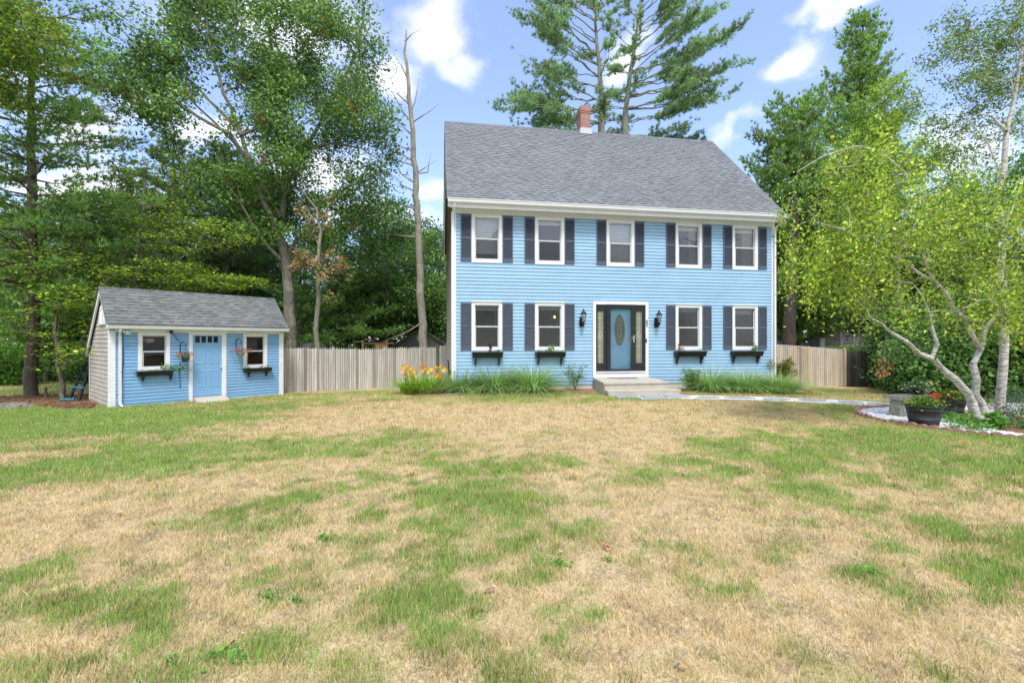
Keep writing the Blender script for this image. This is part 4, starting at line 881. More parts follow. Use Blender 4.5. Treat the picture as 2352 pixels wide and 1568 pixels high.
# ================================================================== FENCES
def fence(name,A,B,h,label,gbase,pw=.088,tint=((.9,1.12),),warm=0,seed=1,posts=(),post_h=.1,dark=0,cat='fence',slope=None,points=True):
    rr=random.Random(seed); A=Vector(A);B=Vector(B);L=(B-A).length;n=int(L/(pw+.004));d=(B-A)/L;nrm=Vector((d.y,-d.x))
    root=empty(name,(A.x,A.y,0),math.atan2(d.y,d.x)); tag(root,label,cat,'wooden stockade fences')
    mb=MB()
    for i in range(n):
        x=i*(pw+.004); p=A+d*x; z0=g1(p.x,p.y)-.05; t=x/L; top=(h[0]*(1-t)+h[1]*t)+rr.uniform(-.022,.018)+.025*math.sin(i*.13)+(rr.random()<.04)*-.05
        g=rr.uniform(.78,1.14) if not dark else rr.uniform(.16,.34); wm=rr.uniform(0,warm) if rr.random()<.5 else warm*.3; mb.c=(g*(1+.25*wm),g,g*(1-.35*wm)) if not dark else (g*.92,g*1.0,g*.86)
        if rr.random()<.05 and not dark: mb.c=tuple(c*.6 for c in mb.c)
        w=pw*rr.uniform(.86,1.0); y=rr.uniform(-.006,.004); tk=.02
        sh=[(x,z0),(x+w,z0),(x+w,top-.05),(x+w*.62,top),(x+w*.38,top),(x,top-.05)] if points else [(x,z0),(x+w,z0),(x+w,top),(x,top)]
        if points:  # rounded face (half-round stockade pickets)
            mb.add([(x,y,z0),(x+w*.25,y-.018,z0),(x+w*.75,y-.018,z0),(x+w,y,z0),(x,y,top-.10),(x+w*.25,y-.018,top-.085),(x+w*.75,y-.018,top-.085),(x+w,y,top-.10),(x+w*.42,y-.004,top),(x+w*.58,y-.004,top),(x,y+tk,z0),(x+w,y+tk,z0),(x,y+tk,top-.10),(x+w,y+tk,top-.10),(x+w*.5,y+tk*.7,top)],
              [(0,1,5,4),(1,2,6,5),(2,3,7,6),(4,5,8),(5,6,9,8),(6,7,9),(10,12,13,11),(12,14,13),(0,4,12,10),(3,11,13,7),(4,8,14,12),(7,13,14,9),(8,9,14)])
        else: mb.prism(sh,'y',y,y+tk)
    mb.build('picket_panel',M['picket'],root)
    for z in (.35,1.0,1.6):
        mb=MB(); mb.c=(.7,.7,.7); za=g1(A.x,A.y); zb_=g1(B.x,B.y); 
        if za+z>h[0]: continue
        mb.prism([(0,za+z),(L,zb_+z*.9),(L,zb_+z*.9+.08),(0,za+z+.08)],'y',.022,.06); mb.build('rail',M['picket'],root)
    for t in posts:
        x=t*L; p=A+d*x; top=h[0]*(1-t)+h[1]*t+post_h; mb=MB(); mb.c=(1.0,.86,.68) if warm else (.8,.78,.75); z0=g1(p.x,p.y)-.1
        mb.prism([(x-.05,-.055),(x+.05,-.055),(x+.05,.02),(x-.05,.02)],'z',z0,top-.03); mb.prism([(x-.05,top-.03),(x+.05,top-.03),(x,top+.01)],'y',-.055,.02); mb.build('post',M['picket'],root)
    return root
def xy(p): return (p[0],p[1])
fA=at(640,800,17.4); fB=at(1003,800,21.6); fC=at(1010,795,22.0); fD=at(1040,795,22.6)
fence('picket_fence',xy(fA),xy(fB),(at(655,800,17.5).z,at(1003,797,21.6).z),'long weathered grey picket fence between the shed and the blue house','f',posts=(.3,.62,.9),post_h=.02,seed=3)
fence('picket_fence',xy(fC),xy(fD),(at(1010,793,22).z,at(1040,794,22.6).z),'short grey picket panel beside the left wall of the blue house','f',seed=5,posts=(),pw=.08)
fE=at(1770,795,18.6);fG=at(1942,801,18.9)
fence('picket_fence',xy(fE),xy(fG),(at(1780,793,18.6).z,at(1942,801,18.9).z),'tan and brown stockade fence to the right of the blue house','f',warm=1,seed=8,posts=(.5,.985),post_h=.03,pw=.085)
fI=at(1944,801,18.95);fJ=at(2035,803,19.6)
fence('picket_fence',xy(fI),xy(fJ),(at(1944,802,18.95).z,at(2035,806,19.6).z),'dark mossy stockade fence between the tan fence and the shrubs','f',dark=1,seed=9,posts=(),pw=.085)

# ================================================================== objects behind the left fence
o=empty('neighbour_shed',at(968,800,27),math.radians(6)); o.location.z=0; tag(o,'dark weathered board shed with a low gable behind the grey picket fence','shed')
zt=at(968,757,27).z; ze=at(968,800,27).z; hw=1.85
mb=MB(); mb.prism([(-hw,-1.2),(hw,-1.2),(hw,ze),(0,zt),(-hw,ze)],'y',0,3.5); mb.build('wall',M['dark_wood'],o)
mb=MB()
for sg in (-1,1): mb.add([(0,-.15,zt+.0),(0,-.15,zt+.1),(sg*(hw+.4),-.15,ze-.22),(sg*(hw+.4),-.15,ze-.32),(0,3.7,zt),(0,3.7,zt+.1),(sg*(hw+.4),3.7,ze-.22),(sg*(hw+.4),3.7,ze-.32)],[(0,1,2,3),(4,7,6,5),(1,5,6,2),(0,3,7,4),(2,6,7,3)])
mb.build('roof',M['dark_wood'],o)
mb=MB(); mb.box(-.25,-.03,ze+.45,.1,-.005,ze+.75); mb.build('gable_window',M['vinyl'],o)
o=empty('lean_to_roof',at(690,797,21.5),math.radians(14)); o.location.z=0; tag(o,'low brown ribbed metal roof just above the fence beside the blue shed','shed')
za=at(690,803,21.5).z; zb_=at(690,787,21.5).z
M['brown_metal']=mat('brown_metal_roof',(.13,.12,.11),.5,.12,4)
mb=MB(); mb.add([(-.95,0,za),(1.25,0,za),(.75,.9,zb_),(-.8,.9,zb_),(-.8,1.8,za),(1.2,1.8,za)],[(0,1,2,3),(3,2,5,4),(1,5,2),(0,3,4)])
for k in range(8): x=-.8+.24*k; mb.tube([(x*1.1,-.01,za+.015),(x*.92,.9,zb_+.015)],.018,4)
mb.build('roof_sheet',M['brown_metal'],o); mb=MB(); mb.box(-.85,.1,-1.1,1.05,1.7,za-.02); mb.build('wall',M['dark_wood'],o)
M['new_wood']=mat('raw_lumber',(.42,.30,.17),.8,.2,3,vcol=True,stretch=(5,5,.5))
o=empty('lumber_stack',at(872,800,24.5),0); o.location.z=0; tag(o,'upright tan boards standing behind the middle of the grey picket fence','boards')
for i,(pxa,pxb,pt,c) in enumerate(((862,872,789,(1,.95,.8)),(873,884,787,(1,.75,.5)),(885,890,783,(.9,.9,.8)))):
    a=at(pxa,pt,24.5);b=at(pxb,pt,24.5); mb=MB(); mb.c=c; mb.box(a.x-at(872,0,24.5).x,i*.01,-.6,b.x-at(872,0,24.5).x,.04+i*.01,a.z); mb.build('board',M['new_wood'],o)
o=empty('wooden_frame',at(820,800,24),0); o.location.z=0; tag(o,'small weathered post-and-rail frame behind the grey picket fence','frame')
X0=at(820,0,24).x
for px_,top in ((813,781),(833,780)):
    a=at(px_,top,24); mb=MB(); mb.c=(.6,.6,.5); mb.box(a.x-X0-.06,0,-.6,a.x-X0+.06,.1,a.z); mb.build('post',M['new_wood'],o)
mb=MB(); mb.c=(.55,.58,.48); a=at(811,783,24);b=at(835,783,24); mb.box(a.x-X0,-.02,a.z-.08,b.x-X0,-.001,a.z+.02); a=at(836,786,24);b=at(905,788,24); mb.c=(.25,.25,.22); mb.box(a.x-X0,.02,a.z-.1,b.x-X0,.1,a.z); mb.build('rail',M['new_wood'],o)
# ================================================================== GROUND
def inpoly(x,y,poly):
    x=np.asarray(x);y=np.asarray(y);c=np.zeros(x.shape,bool);n=len(poly)
    for i in range(n):
        x1,y1=poly[i];x2,y2=poly[(i+1)%n]
        if y1==y2: continue
        c^=((y1>y)!=(y2>y))&(x<(x2-x1)*(y-y1)/(y2-y1)+x1)
    return c
def gpx(l): return [ground_at(a,b) for a,b in l]
bedL_f=gpx([(922,899),(930,909),(950,913),(985,911),(1030,907),(1060,905),(1120,904),(1200,904),(1300,902),(1374,906)])
bedL=bedL_f+[xy(H.w(du0-.02,.1,0)),xy(H.w(-.1,.1,0)),xy(H.w(-.25,.6,0)),ground_at(930,893)]
bedR_f=gpx([(1543,903),(1560,900),(1640,901),(1700,902),(1780,903),(1862,903)])
bedR=bedR_f+[ground_at(1866,894),xy(H.w(10.9,.4,0)),xy(H.w(10.5,.1,0)),xy(H.w(du1+.1,.1,0))]
RC=(8.92,9.08);RR=1.74
ring=[(RC[0]+RR*math.cos(t),RC[1]+RR*math.sin(t)) for t in np.linspace(0,2*math.pi,49)[:-1]]
gravel_arc=[(RC[0]+RR*math.cos(t),RC[1]+RR*math.sin(t)) for t in np.linspace(math.radians(85),math.radians(262),30)]+[(8.45,8.2),(8.5,8.9),(9.3,9.6),(9.4,10.2)]
path_c=[(3.3,12.05),(4.3,12.25),(5.6,12.12),(7.0,11.95),(8.4,11.6),(9.6,11.2),(10.9,10.85)]
pathp=[(a,b+.36+.02*i) for i,(a,b) in enumerate(path_c)]+[(a,b-.36-.02*i) for i,(a,b) in reversed(list(enumerate(path_c)))]
drive=[(10.6,11.9),(10.4,10.2),(12.5,9.3),(19,8.6),(24,12),(14,13.2)]
mulchR=[(9.0,10.0),(9.3,9.3),(8.6,8.3),(9.2,7.5),(10.4,7.3),(13.5,7.4),(13.5,8.6),(11,9.6),(10,10.3)]
housep=[xy(H.w(*p,0)) for p in ((-.1,0),(10.6,0),(10.6,7.6),(-.1,7.6))]
shedp=[xy(S.w(*p,0)) for p in ((-.03,-.02),(SW,-.02),(SW,SD),(-.03,SD))]
stepsp=[(2.45,12.2),(4.7,12.5),(4.7,15),(2.45,14.6)]
rampp=[xy(S.w(*p,0)) for p in ((d0_-.02,-.76),(d1_+.05,-.76),(d1_+.05,0),(d0_-.02,0))]
litter=gpx([(-400,938),(60,932),(150,941),(215,941),(232,925)])+[xy(S.w(0,3.4,0)),xy(S.w(4.7,3.2,0)),(-8.0,18.2),(-6,23.5),(-2,25),(-2,60),(-60,60),(-60,13)]
shrubp=gpx([(1990,889),(2040,898),(2100,900),(2200,905),(2352,908)])+[(26,13.5),(40,40),(10.5,40),(10.2,19.3)]
# dry / green map, measured from the lawn
DB=[(150,965,330,24,.02),(0,950,150,12,0),(470,955,110,18,.12),(620,925,120,12,.45),(300,1010,170,8,.45),(110,1052,110,9,.95),(0,1060,40,9,.95),(120,1085,200,22,.08),(400,1045,170,18,.08),(650,1025,110,18,.22),
 (850,915,120,10,.5),(1000,920,120,8,.6),(800,955,170,22,.97),(1100,955,200,30,.98),(1050,1000,60,15,.9),(880,1010,90,22,.3),(1040,1050,80,30,.22),(1110,1110,70,40,.12),(950,1080,60,16,.8),(780,1065,60,10,.9),
 (180,1180,260,60,.97),(450,1130,170,30,.93),(620,1080,90,14,.85),(330,1270,150,40,.9),(700,1160,160,60,.6),(850,1250,150,60,.58),(60,1330,120,40,.35),(180,1370,180,50,.22),(360,1360,100,35,.3),(100,1480,150,60,.42),(300,1500,100,50,.6),(560,1390,110,60,.62),(600,1390,60,20,.3),
 (480,1320,90,30,.8),(750,1440,140,50,.75),(520,1510,70,30,.25),(650,1530,120,30,.75),(900,1400,90,50,.45),(1000,1330,90,50,.55),(1080,1230,90,40,.28),(1060,1480,90,60,.32),(900,1540,130,30,.6),
 (1300,918,160,9,.28),(1500,960,300,30,.99),(1250,1000,200,40,.98),(1700,940,180,14,.85),(1850,965,90,10,.85),(1900,935,120,10,.4),(1700,1025,100,14,.1),(1800,1040,80,14,.25),(1400,1055,90,16,.75),(1530,1085,80,20,.28),(1250,1070,70,20,.4),
 (1300,1110,80,30,.7),(1700,1080,160,22,.4),(2100,1010,250,40,.1),(2280,1060,120,50,.15),(1950,1040,120,20,.4),(1900,1090,200,30,.3),(1850,1150,150,30,.45),(2250,1130,120,20,.55),(2250,1165,90,22,.85),(2130,1190,80,20,.3),(2000,1180,100,25,.42),
 (1550,1150,150,40,.93),(1650,1250,260,80,.97),(1450,1300,120,60,.9),(1250,1170,70,50,.3),(1230,1300,80,70,.32),(1300,1400,100,50,.55),(1250,1500,120,60,.35),(1420,1440,90,30,.5),(1480,1530,130,30,.7),(1690,1355,50,12,.3),
 (1800,1430,220,80,.95),(2000,1500,300,60,.93),(2150,1260,100,40,.3),(2300,1240,60,40,.3),(2000,1310,50,16,.35),(2250,1310,70,25,.35),(2250,1400,120,40,.8),(2080,1380,80,20,.5),(2050,1520,30,14,.2),(1700,1540,120,30,.9)]
_db=[]
for px_,py_,rx_,ry_,v_ in DB:
    X,Y=ground_at(px_,py_); Yf=ground_at(px_,max(py_-ry_,812))[1]; Yn=ground_at(px_,py_+ry_)[1]; _db.append((X,Y,max(rx_*Y/F,.15),max((Yf-Yn)/2,.12),v_))
def dryness(X,Y):
    num=np.full(X.shape,.03*.6);den=np.full(X.shape,.03)
    for x,y,rx,ry,v in _db:
        w=np.exp(-.95*(((X-x)/rx)**2+((Y-y)/ry)**2)); num+=w*v;den+=w
    D=num/den
    n1=fbm(X*1.7,Y*1.7,4,seed=3)-.5; n2=fbm(X*4.5+7,Y*4.5,3,seed=9)-.5
    n3=fbm(X*11+3,Y*11,2,seed=19)-.5; near=np.clip((13-Y)/9,0,1)
    D=D+n1*1.3*(1-abs(2*D-1)*.5)+n2*1.9*(1-abs(2*D-1)*.4)*(.35+.65*near)+n3*1.3*near*(1-abs(2*D-1)*.25)
    return np.clip((D-.5)*1.28+.46,.04,1)
STRAW=np.array([.745,.60,.365]);STRAW2=np.array([.54,.42,.22]);GREEN=np.array([.225,.28,.075]);GREEN2=np.array([.43,.47,.14]);LITTER=np.array([.20,.125,.075]);FAR=np.array([.05,.06,.03])
xs=np.concatenate([np.linspace(-90,-18.2,24),np.arange(-18,16.01,.14),np.linspace(16.3,90,24)]);ys=np.concatenate([np.linspace(-12,.8,10),np.arange(1,19.01,.14),np.linspace(19.4,120,36)])
GX,GY=np.meshgrid(xs,ys);GZ=gz(GX,GY);Dm=dryness(GX,GY)[...,None]
gc=STRAW*.80*Dm+GREEN*1.0*(1-Dm); gl=inpoly(GX,GY,litter)[...,None]; 
ln=fbm(GX*1.1,GY*1.1,3,seed=21)[...,None]; gc=np.where(gl,LITTER*(.7+.6*ln),gc); gl2=inpoly(GX,GY,shrubp)[...,None]; gc=np.where(gl2,LITTER*.7,gc)
dist=(GY[...,None]>24)|(np.abs(GX[...,None])>26); gc=np.where(dist,np.array([.09,.085,.045]),gc)
# grassy clearing in the woods at far left
clr=inpoly(GX,GY,[(-18.5,16.4),(-13.8,17),(-16.5,25),(-34,25),(-34,15.6)])[...,None]; gc=np.where(clr,np.array([.36,.38,.13]),gc)
ny,nx=GX.shape; idx=(np.arange(ny-1)[:,None]*nx+np.arange(nx-1)[None,:]).ravel(); idx=np.stack([idx,idx+1,idx+nx+1,idx+nx],1)
def lawnmat():
    m=mat('lawn_ground',(1,1,1),.95,.16,9,bump=.9,bscale=55,vcol=True,spec=.1)
    nt=m.node_tree;N=nt.nodes;L=nt.links; p=[n for n in N if n.type=='BSDF_PRINCIPLED'][0]; src=p.inputs['Base Color'].links[0].from_socket
    tc=[n for n in N if n.type=='TEX_COORD'][0]; nz=N.new('ShaderNodeTexNoise'); nz.inputs['Scale'].default_value=38; nz.inputs['Detail'].default_value=7; nz.inputs['Roughness'].default_value=.75; L.new(tc.outputs['Object'],nz.inputs['Vector'])
    mr=N.new('ShaderNodeMapRange'); mr.inputs['From Min'].default_value=.3;mr.inputs['From Max'].default_value=.7;mr.inputs['To Min'].default_value=.62;mr.inputs['To Max'].default_value=1.3; L.new(nz.outputs['Fac'],mr.inputs['Value'])
    v=N.new('ShaderNodeVectorMath'); v.operation='SCALE'; L.new(src,v.inputs[0]); L.new(mr.outputs[0],v.inputs['Scale']); L.new(v.outputs[0],p.inputs['Base Color']); return m
M['lawn']=lawnmat()
o=np_obj('ground',np.stack([GX,GY,GZ],-1).reshape(-1,3),4,M['lawn'],cols=gc.reshape(-1,3),idx=idx); tag(o,kind='structure',label='lawn and woodland ground'); o.data.shade_smooth()
# sheets laid on the ground
def sheet(name,poly,m,dz,step=.2,kind='structure',label=None,col=None):
    P=np.array(poly);x0,y0=P.min(0)-.05;x1,y1=P.max(0)+.05;bm_v={};V=[];Fc=[]
    # clip grid cells to polygon using bmesh bisect-free approach: fan of densified boundary
    import bmesh
    bm=bmesh.new(); pts=[]
    for i in range(len(P)):
        a,b=P[i],P[(i+1)%len(P)]; k=max(1,int(np.linalg.norm(b-a)/step))
        for j in range(k): q=a+(b-a)*j/k; pts.append(bm.verts.new((q[0],q[1],0)))
    f=bm.faces.new(pts); 
    for ax,(lo,hi) in ((0,(x0,x1)),(1,(y0,y1))):
        t=lo
        while t<hi:
            co=[0,0,0];no=[0,0,0];co[ax]=t;no[ax]=1; bmesh.ops.bisect_plane(bm,geom=bm.verts[:]+bm.edges[:]+bm.faces[:],plane_co=co,plane_no=no); t+=.35
    vs=np.array([v.co[:2] for v in bm.verts]); z=gz(vs[:,0],vs[:,1])
    for v,zz in zip(bm.verts,z): v.co.z=zz+dz
    bmesh.ops.recalc_face_normals(bm,faces=bm.faces[:])
    me=bpy.data.meshes.new(name); bm.to_mesh(me); bm.free(); me.materials.append(m); o=bpy.data.objects.new(name,me); COL.objects.link(o); tag(o,label,kind=kind); return o
M['mulch']=mat('bark_mulch',(.25,.11,.06),.95,.35,14,bump=1.,bscale=60,col2=(.36,.19,.11))
M['wgravel']=mat('white_gravel',(.62,.62,.64),.9,.25,30,bump=1.,bscale=45,col2=(.80,.80,.80))
M['dgravel']=mat('grey_gravel',(.42,.40,.40),.9,.2,20,bump=.8,bscale=60)
M['slate']=mat('slate_paver',(.34,.36,.40),.8,.12,5,bump=.3,bscale=40)
M['edging']=mat('brick_edging',(.36,.20,.16),.9,.22,9,bump=.5,bscale=60,vcol=True)
sheet('mulch_bed',bedL,M['mulch'],.012); sheet('mulch_bed',bedR,M['mulch'],.012); sheet('gravel_path',pathp,M['wgravel'],.014); sheet('driveway',drive,M['dgravel'],.010)
sheet('mulch_bed',mulchR,M['mulch'],.010); sheet('gravel_bed',gravel_arc,M['wgravel'],.018)
# stepping stones in the path
r=np.random.default_rng(12)
def blob(cx,cy,rx,ry,n=7,rot=0,seed=0):
    q=np.random.default_rng(seed); return [(cx+rx*(1+.18*q.normal())*math.cos(2*math.pi*k/n+rot),cy+ry*(1+.15*q.normal())*math.sin(2*math.pi*k/n+rot)) for k in range(n)]
def stone(name,poly,h,m,label,cat,group,base=.01):
    c=np.mean(poly,0); z=g1(*c)+base; mb=MB(); mb.prism([(a-c[0],b-c[1]) for a,b in poly],'z',-.03,h*.7); q=[((a-c[0])*.95,(b-c[1])*.95) for a,b in poly]; mb.prism(q,'z',h*.7,h); o=mb.build(name,m,loc=(c[0],c[1],z)); tag(o,label,cat,group); return o
xx=[3.0,3.7,4.35,5.1,5.95,6.8,7.65,8.4,9.1]
for i,x in enumerate(xx):
    y=float(np.interp(x,[p[0] for p in path_c],[p[1] for p in path_c]))+.04*((-1)**i)
    if i<3: stone('paver',[(x-.3,y-.25+.0),(x+.3,y-.22),(x+.3,y+.26),(x-.3,y+.22)],.03,M['slate'],'square grey paver set in the ground at the foot of the front steps','paver','pavers at the foot of the steps',.012)
    else: stone('stepping_stone',blob(x,y,.36,.2,7,.3*i,40+i),.022,M['slate'],'flat grey stepping stone in the white gravel path','stepping stone','stepping stones in the gravel path',.012)
# brick edging
def edging(line,label,group,w=.075,l=.145,h=.07,sink=.02,proto=[None],close=False,seed=0):
    q=np.random.default_rng(seed); pts=np.array(line+([line[0]] if close else [])); seg=np.linalg.norm(np.diff(pts,axis=0),axis=1); cum=np.concatenate([[0],np.cumsum(seg)]); n=int(cum[-1]/(l+.012))
    if proto[0] is None:
        mb=MB(); n_=7; prof=[(-l/2,-.06)]+[(-l/2+l*k/n_,h*(.62+.38*math.sin(math.pi*k/n_))) for k in range(n_+1)]+[(l/2,-.06)]; mb.prism(prof,'y',-w/2,w/2); proto[0]=mb.build('edging_brick',M['edging']); first=True
    else: first=False
    for k in range(n):
        s=(k+.5)*(l+.012); i=min(np.searchsorted(cum,s)-1,len(seg)-1); t=(s-cum[i])/seg[i]; p=pts[i]*(1-t)+pts[i+1]*t; d=pts[i+1]-pts[i]
        o=proto[0] if first and k==0 else proto[0].copy()
        if not(first and k==0): COL.objects.link(o)
        o.location=(p[0],p[1],g1(*p)-sink+.012*q.normal()*.6); o.rotation_euler=(.05*q.normal(),.06*q.normal(),math.atan2(d[1],d[0])+.06*q.normal()); tag(o,label,'edging brick',group)
edging(bedL_f[3:],'scalloped red edging brick along the front of the mulch bed left of the steps','edging bricks of the left bed')
edging(bedR_f[:-1],'scalloped red edging brick along the front of the mulch bed right of the steps','edging bricks of the right bed',seed=2)
edging([(RC[0]+RR*math.cos(t),RC[1]+RR*math.sin(t)) for t in np.linspace(math.radians(95),math.radians(268),60)],'scalloped red edging brick around the white gravel bed by the planters','edging bricks of the round bed',seed=3,sink=-.01)
# loose slate and black pipe by the lilies
a=ground_at(1020,910);b=ground_at(1066,905); o=stone('slate_slab',[(a[0],a[1]-.06),(b[0],b[1]-.05),(b[0],b[1]+.06),(a[0],a[1]+.05)],.04,M['slate'],'long grey slate slab lying at the edge of the bed beside the orange lilies','slab',None)
mb=MB(); a=ground_at(1032,905);b=ground_at(1088,899); mb.tube([(a[0],a[1],g1(*a)+.04),(b[0],b[1],g1(*b)+.05)],.035,8); tag(mb.build('drain_pipe',M['iron']),'black drain pipe lying on the mulch between the orange lilies and the tall grass','pipe')
# pebbles on the round gravel bed
C_=[]; 
while len(C_)<2600:
    p=(r.uniform(7.2,9.5),r.uniform(7.4,10.8))
    if inpoly(np.array([p[0]]),np.array([p[1]]),gravel_arc)[0]: C_.append(p)
C_=np.array(C_); n=len(C_); s=r.uniform(.012,.034,size=n); z=gz(C_[:,0],C_[:,1])+.02
base=np.array([[1,0,0],[0,1,0],[-1,0,0],[0,-1,0],[0,0,.7],[0,0,-.7]],float); tri=np.array([[0,1,4],[1,2,4],[2,3,4],[3,0,4]])
ang=r.uniform(0,6.28,n); ca,sa=np.cos(ang),np.sin(ang); st_=r.uniform(.7,1.6,n)
V=np.stack([np.stack([C_[:,0]+s*(b_[0]*st_*ca-b_[1]*sa),C_[:,1]+s*(b_[0]*st_*sa+b_[1]*ca),z+s*b_[2]],-1) for b_ in base],1).reshape(-1,3)
idx=(np.arange(n)[:,None,None]*6+tri[None]).reshape(-1,3); g=r.uniform(.6,1.,size=(n,1)); cc=np.repeat(g*np.array([[.85,.86,.9]]),6,axis=0)
M['pebble']=mat('pebble',(1,1,1),.85,.06,20,vcol=True); o=np_obj('pebbles',V,3,M['pebble'],cols=cc,idx=idx); tag(o,'white pebbles in the round bed',kind='stuff',cat='pebbles')

# ------------------------------------------------------------------ lawn blades
r=np.random.default_rng(77)
N_=1150000
Y=1.0*(17.5/1.0)**(r.uniform(size=N_)**.80); Y=np.where(r.uniform(size=N_)<.45,r.uniform(1.0,17.5,size=N_),Y); X=r.uniform(-1,1,size=N_)*(1.16*Y+2.6)
keep=np.ones(N_,bool)
for pl in (bedL,bedR,ring,pathp,drive,mulchR,housep,shedp,stepsp,rampp,litter,shrubp): keep&=~inpoly(X,Y,pl)
keep&=~((Y>14.2)&(X<9.5)&(X>-1.7)&(X*.16+13.8<Y))
X,Y=X[keep],Y[keep]; n=len(X); D=dryness(X,Y); Z=gz(X,Y)
tuft=fbm(X*6,Y*6,2,seed=31); dry=r.uniform(size=n)<np.clip(D*.9+.09,0.16,.95)
L=np.where(dry,r.uniform(.02,.055,n),r.uniform(.022,.055,n))*(.45+1.2*tuft)*(1+.03*Y)*1.0; W=.0026+.0008*Y; L=np.where((~dry)&(D<.45),L*1.15,L)
az=r.uniform(0,2*math.pi,n); lean=np.where(dry,r.uniform(.5,1.6,n),r.uniform(.1,.9,n)); hx_,hy_=np.cos(az)*lean,np.sin(az)*lean; nn=np.sqrt(1+lean**2)
az2=az+math.pi/2+r.normal(size=n)*.5; wx,wy=np.cos(az2)*W*.5,np.sin(az2)*W*.5
V=np.stack([np.stack([X-wx,Y-wy,Z-.004],-1),np.stack([X+wx,Y+wy,Z-.004],-1),np.stack([X+hx_*L/nn,Y+hy_*L/nn,Z+L/nn],-1)],1).reshape(-1,3)
cc=np.where(dry[:,None],STRAW*(1-r.uniform(size=(n,1)))+STRAW2*0+ (STRAW2-STRAW+STRAW)*0,0)
u_=r.uniform(size=(n,1)); cd=(STRAW*1.12)*u_+STRAW2*1.05*(1-u_); cg=GREEN2*1.1*u_+GREEN*.95*(1-u_)
big=fbm(X*.5,Y*.5,2,seed=51)[:,None]; cg=cg*(.8+.5*big); cg[:,0]*=(.85+.5*D)
lush=np.clip(1.15-2.6*D,0,1)[:,None]*.75; cg=cg*(1-lush)+np.array([.26,.40,.085])*(.8+.4*u_)*lush; olive=(.5+.5*np.clip(D,0,1))[:,None]; cg=cg*(1.25-.25*olive)
ol=(r.uniform(size=n)<.38*(1-abs(2*D-1)))[:,None]; cg=np.where(ol,np.array([.50,.50,.22]),cg); dk=(fbm(X*9,Y*9,2,seed=71)<.40)[:,None]; cd=np.where(dk,cd*.72,cd)
cc=np.where(dry[:,None],cd,cg)*(1+.13*r.normal(size=(n,1))); cc=np.clip(cc,.01,.9)
# longer darker tufts scattered through the turf
m=1500; TY=1.9*(13/1.9)**r.uniform(size=m); TX=r.uniform(-1,1,size=m)*(1.15*TY+.3); TD_=dryness(TX,TY); kk=(TD_<.75)&(r.uniform(size=m)>TD_*.8)
for pl in (bedL,ring,pathp,shedp,litter,shrubp,rampp): kk&=~inpoly(TX,TY,pl)
TX,TY=TX[kk],TY[kk]; q_=np.repeat(np.arange(len(TX)),44); sz_=r.uniform(.03,.11,len(TX))[q_]; BX_=TX[q_]+r.normal(size=len(q_))*sz_; BY_=TY[q_]+r.normal(size=len(q_))*sz_*.8; BZ_=gz(BX_,BY_); L_=r.uniform(.03,.085,len(q_)); a_=r.uniform(0,6.28,len(q_)); l_=r.uniform(.1,.9,len(q_)); n_=np.sqrt(1+l_**2); W_=(.003+.0007*BY_)*.5; a2=a_+1.57
V2=np.stack([np.stack([BX_-np.cos(a2)*W_,BY_-np.sin(a2)*W_,BZ_-.003],-1),np.stack([BX_+np.cos(a2)*W_,BY_+np.sin(a2)*W_,BZ_-.003],-1),np.stack([BX_+np.cos(a_)*l_*L_/n_,BY_+np.sin(a_)*l_*L_/n_,BZ_+L_/n_],-1)],1).reshape(-1,3)
tc_=(GREEN*(.75+.5*r.uniform(size=(len(TX),1)))*np.where(r.uniform(size=(len(TX),1))<.3,np.array([1.5,1.25,1.1]),1.))[q_]*(1+.15*r.normal(size=(len(q_),1)))
V=np.concatenate([V,V2]); cc=np.concatenate([cc,np.clip(tc_,.01,.9)])
o=np_obj('lawn_grass',V,3,M['blade'],cols=np.repeat(cc,3,axis=0)); tag(o,'short green and straw-dry lawn grass',kind='stuff',cat='grass')

# greener tufts standing in the lawn near the camera, weeds, fallen leaves
WG=[lin(110,170,60),lin(90,145,55),lin(130,185,80)]
P_=[(525,1515,.10,'bright'),(745,1240,.08,'b'),(615,1375,.07,'b'),(2000,1318,.08,'b'),(1285,1300,.08,'b'),(395,1525,.05,'b'),(530,1058,.07,'b'),(1395,1290,.05,'b'),(680,1384,.05,'b'),(1140,1085,.07,'b')]
for i,(px_,py_,s_,k) in enumerate(P_):
    p=ground_at(px_,py_); o=empty('weed',(p[0],p[1],g1(*p))); 
    tag(o,'small bright green broad-leaved weed growing in the dry lawn','weed','weeds in the lawn'); leafy(r,o,[(0,0,.02),(s_*.5,0,.02),(-s_*.5,s_*.3,.02)],16,(s_*.35,s_*.35,.012),s_*.45,WG,[1,1,1],up=.7,name='leaves')
LP=[(1393,1263,.10),(1130,1365,.08),(2222,1210,.05),(1768,1455-0,.0),(1560,1540,.06),(1770,1085,.05),(215,1040,.09),(1045,1167,.06),(2085,1228,.06),(670,928,.12),(275,1186,.1),(1283,1275,.06),(1465,1015,.05),(2370,1020,.06)]
for px_,py_,s_ in LP:
    if not s_: continue
    p=ground_at(px_,py_); C_=np.array([[p[0],p[1],g1(*p)+.035]]); V,cv=leaf_quads(r,np.repeat(C_,3,axis=0)+r.normal(size=(3,3))*[.012,.012,.004],s_*.7,.6,.8,0,cols=pick(r,[lin(226,205,178),lin(214,172,130)],[2,1],3)); o=np_obj('fallen_leaf',V-C_,4,M['petal'],cols=cv); o.location=C_[0]
    tag(o,'small dry fallen leaf lying on the lawn','leaf','fallen leaves on the lawn')

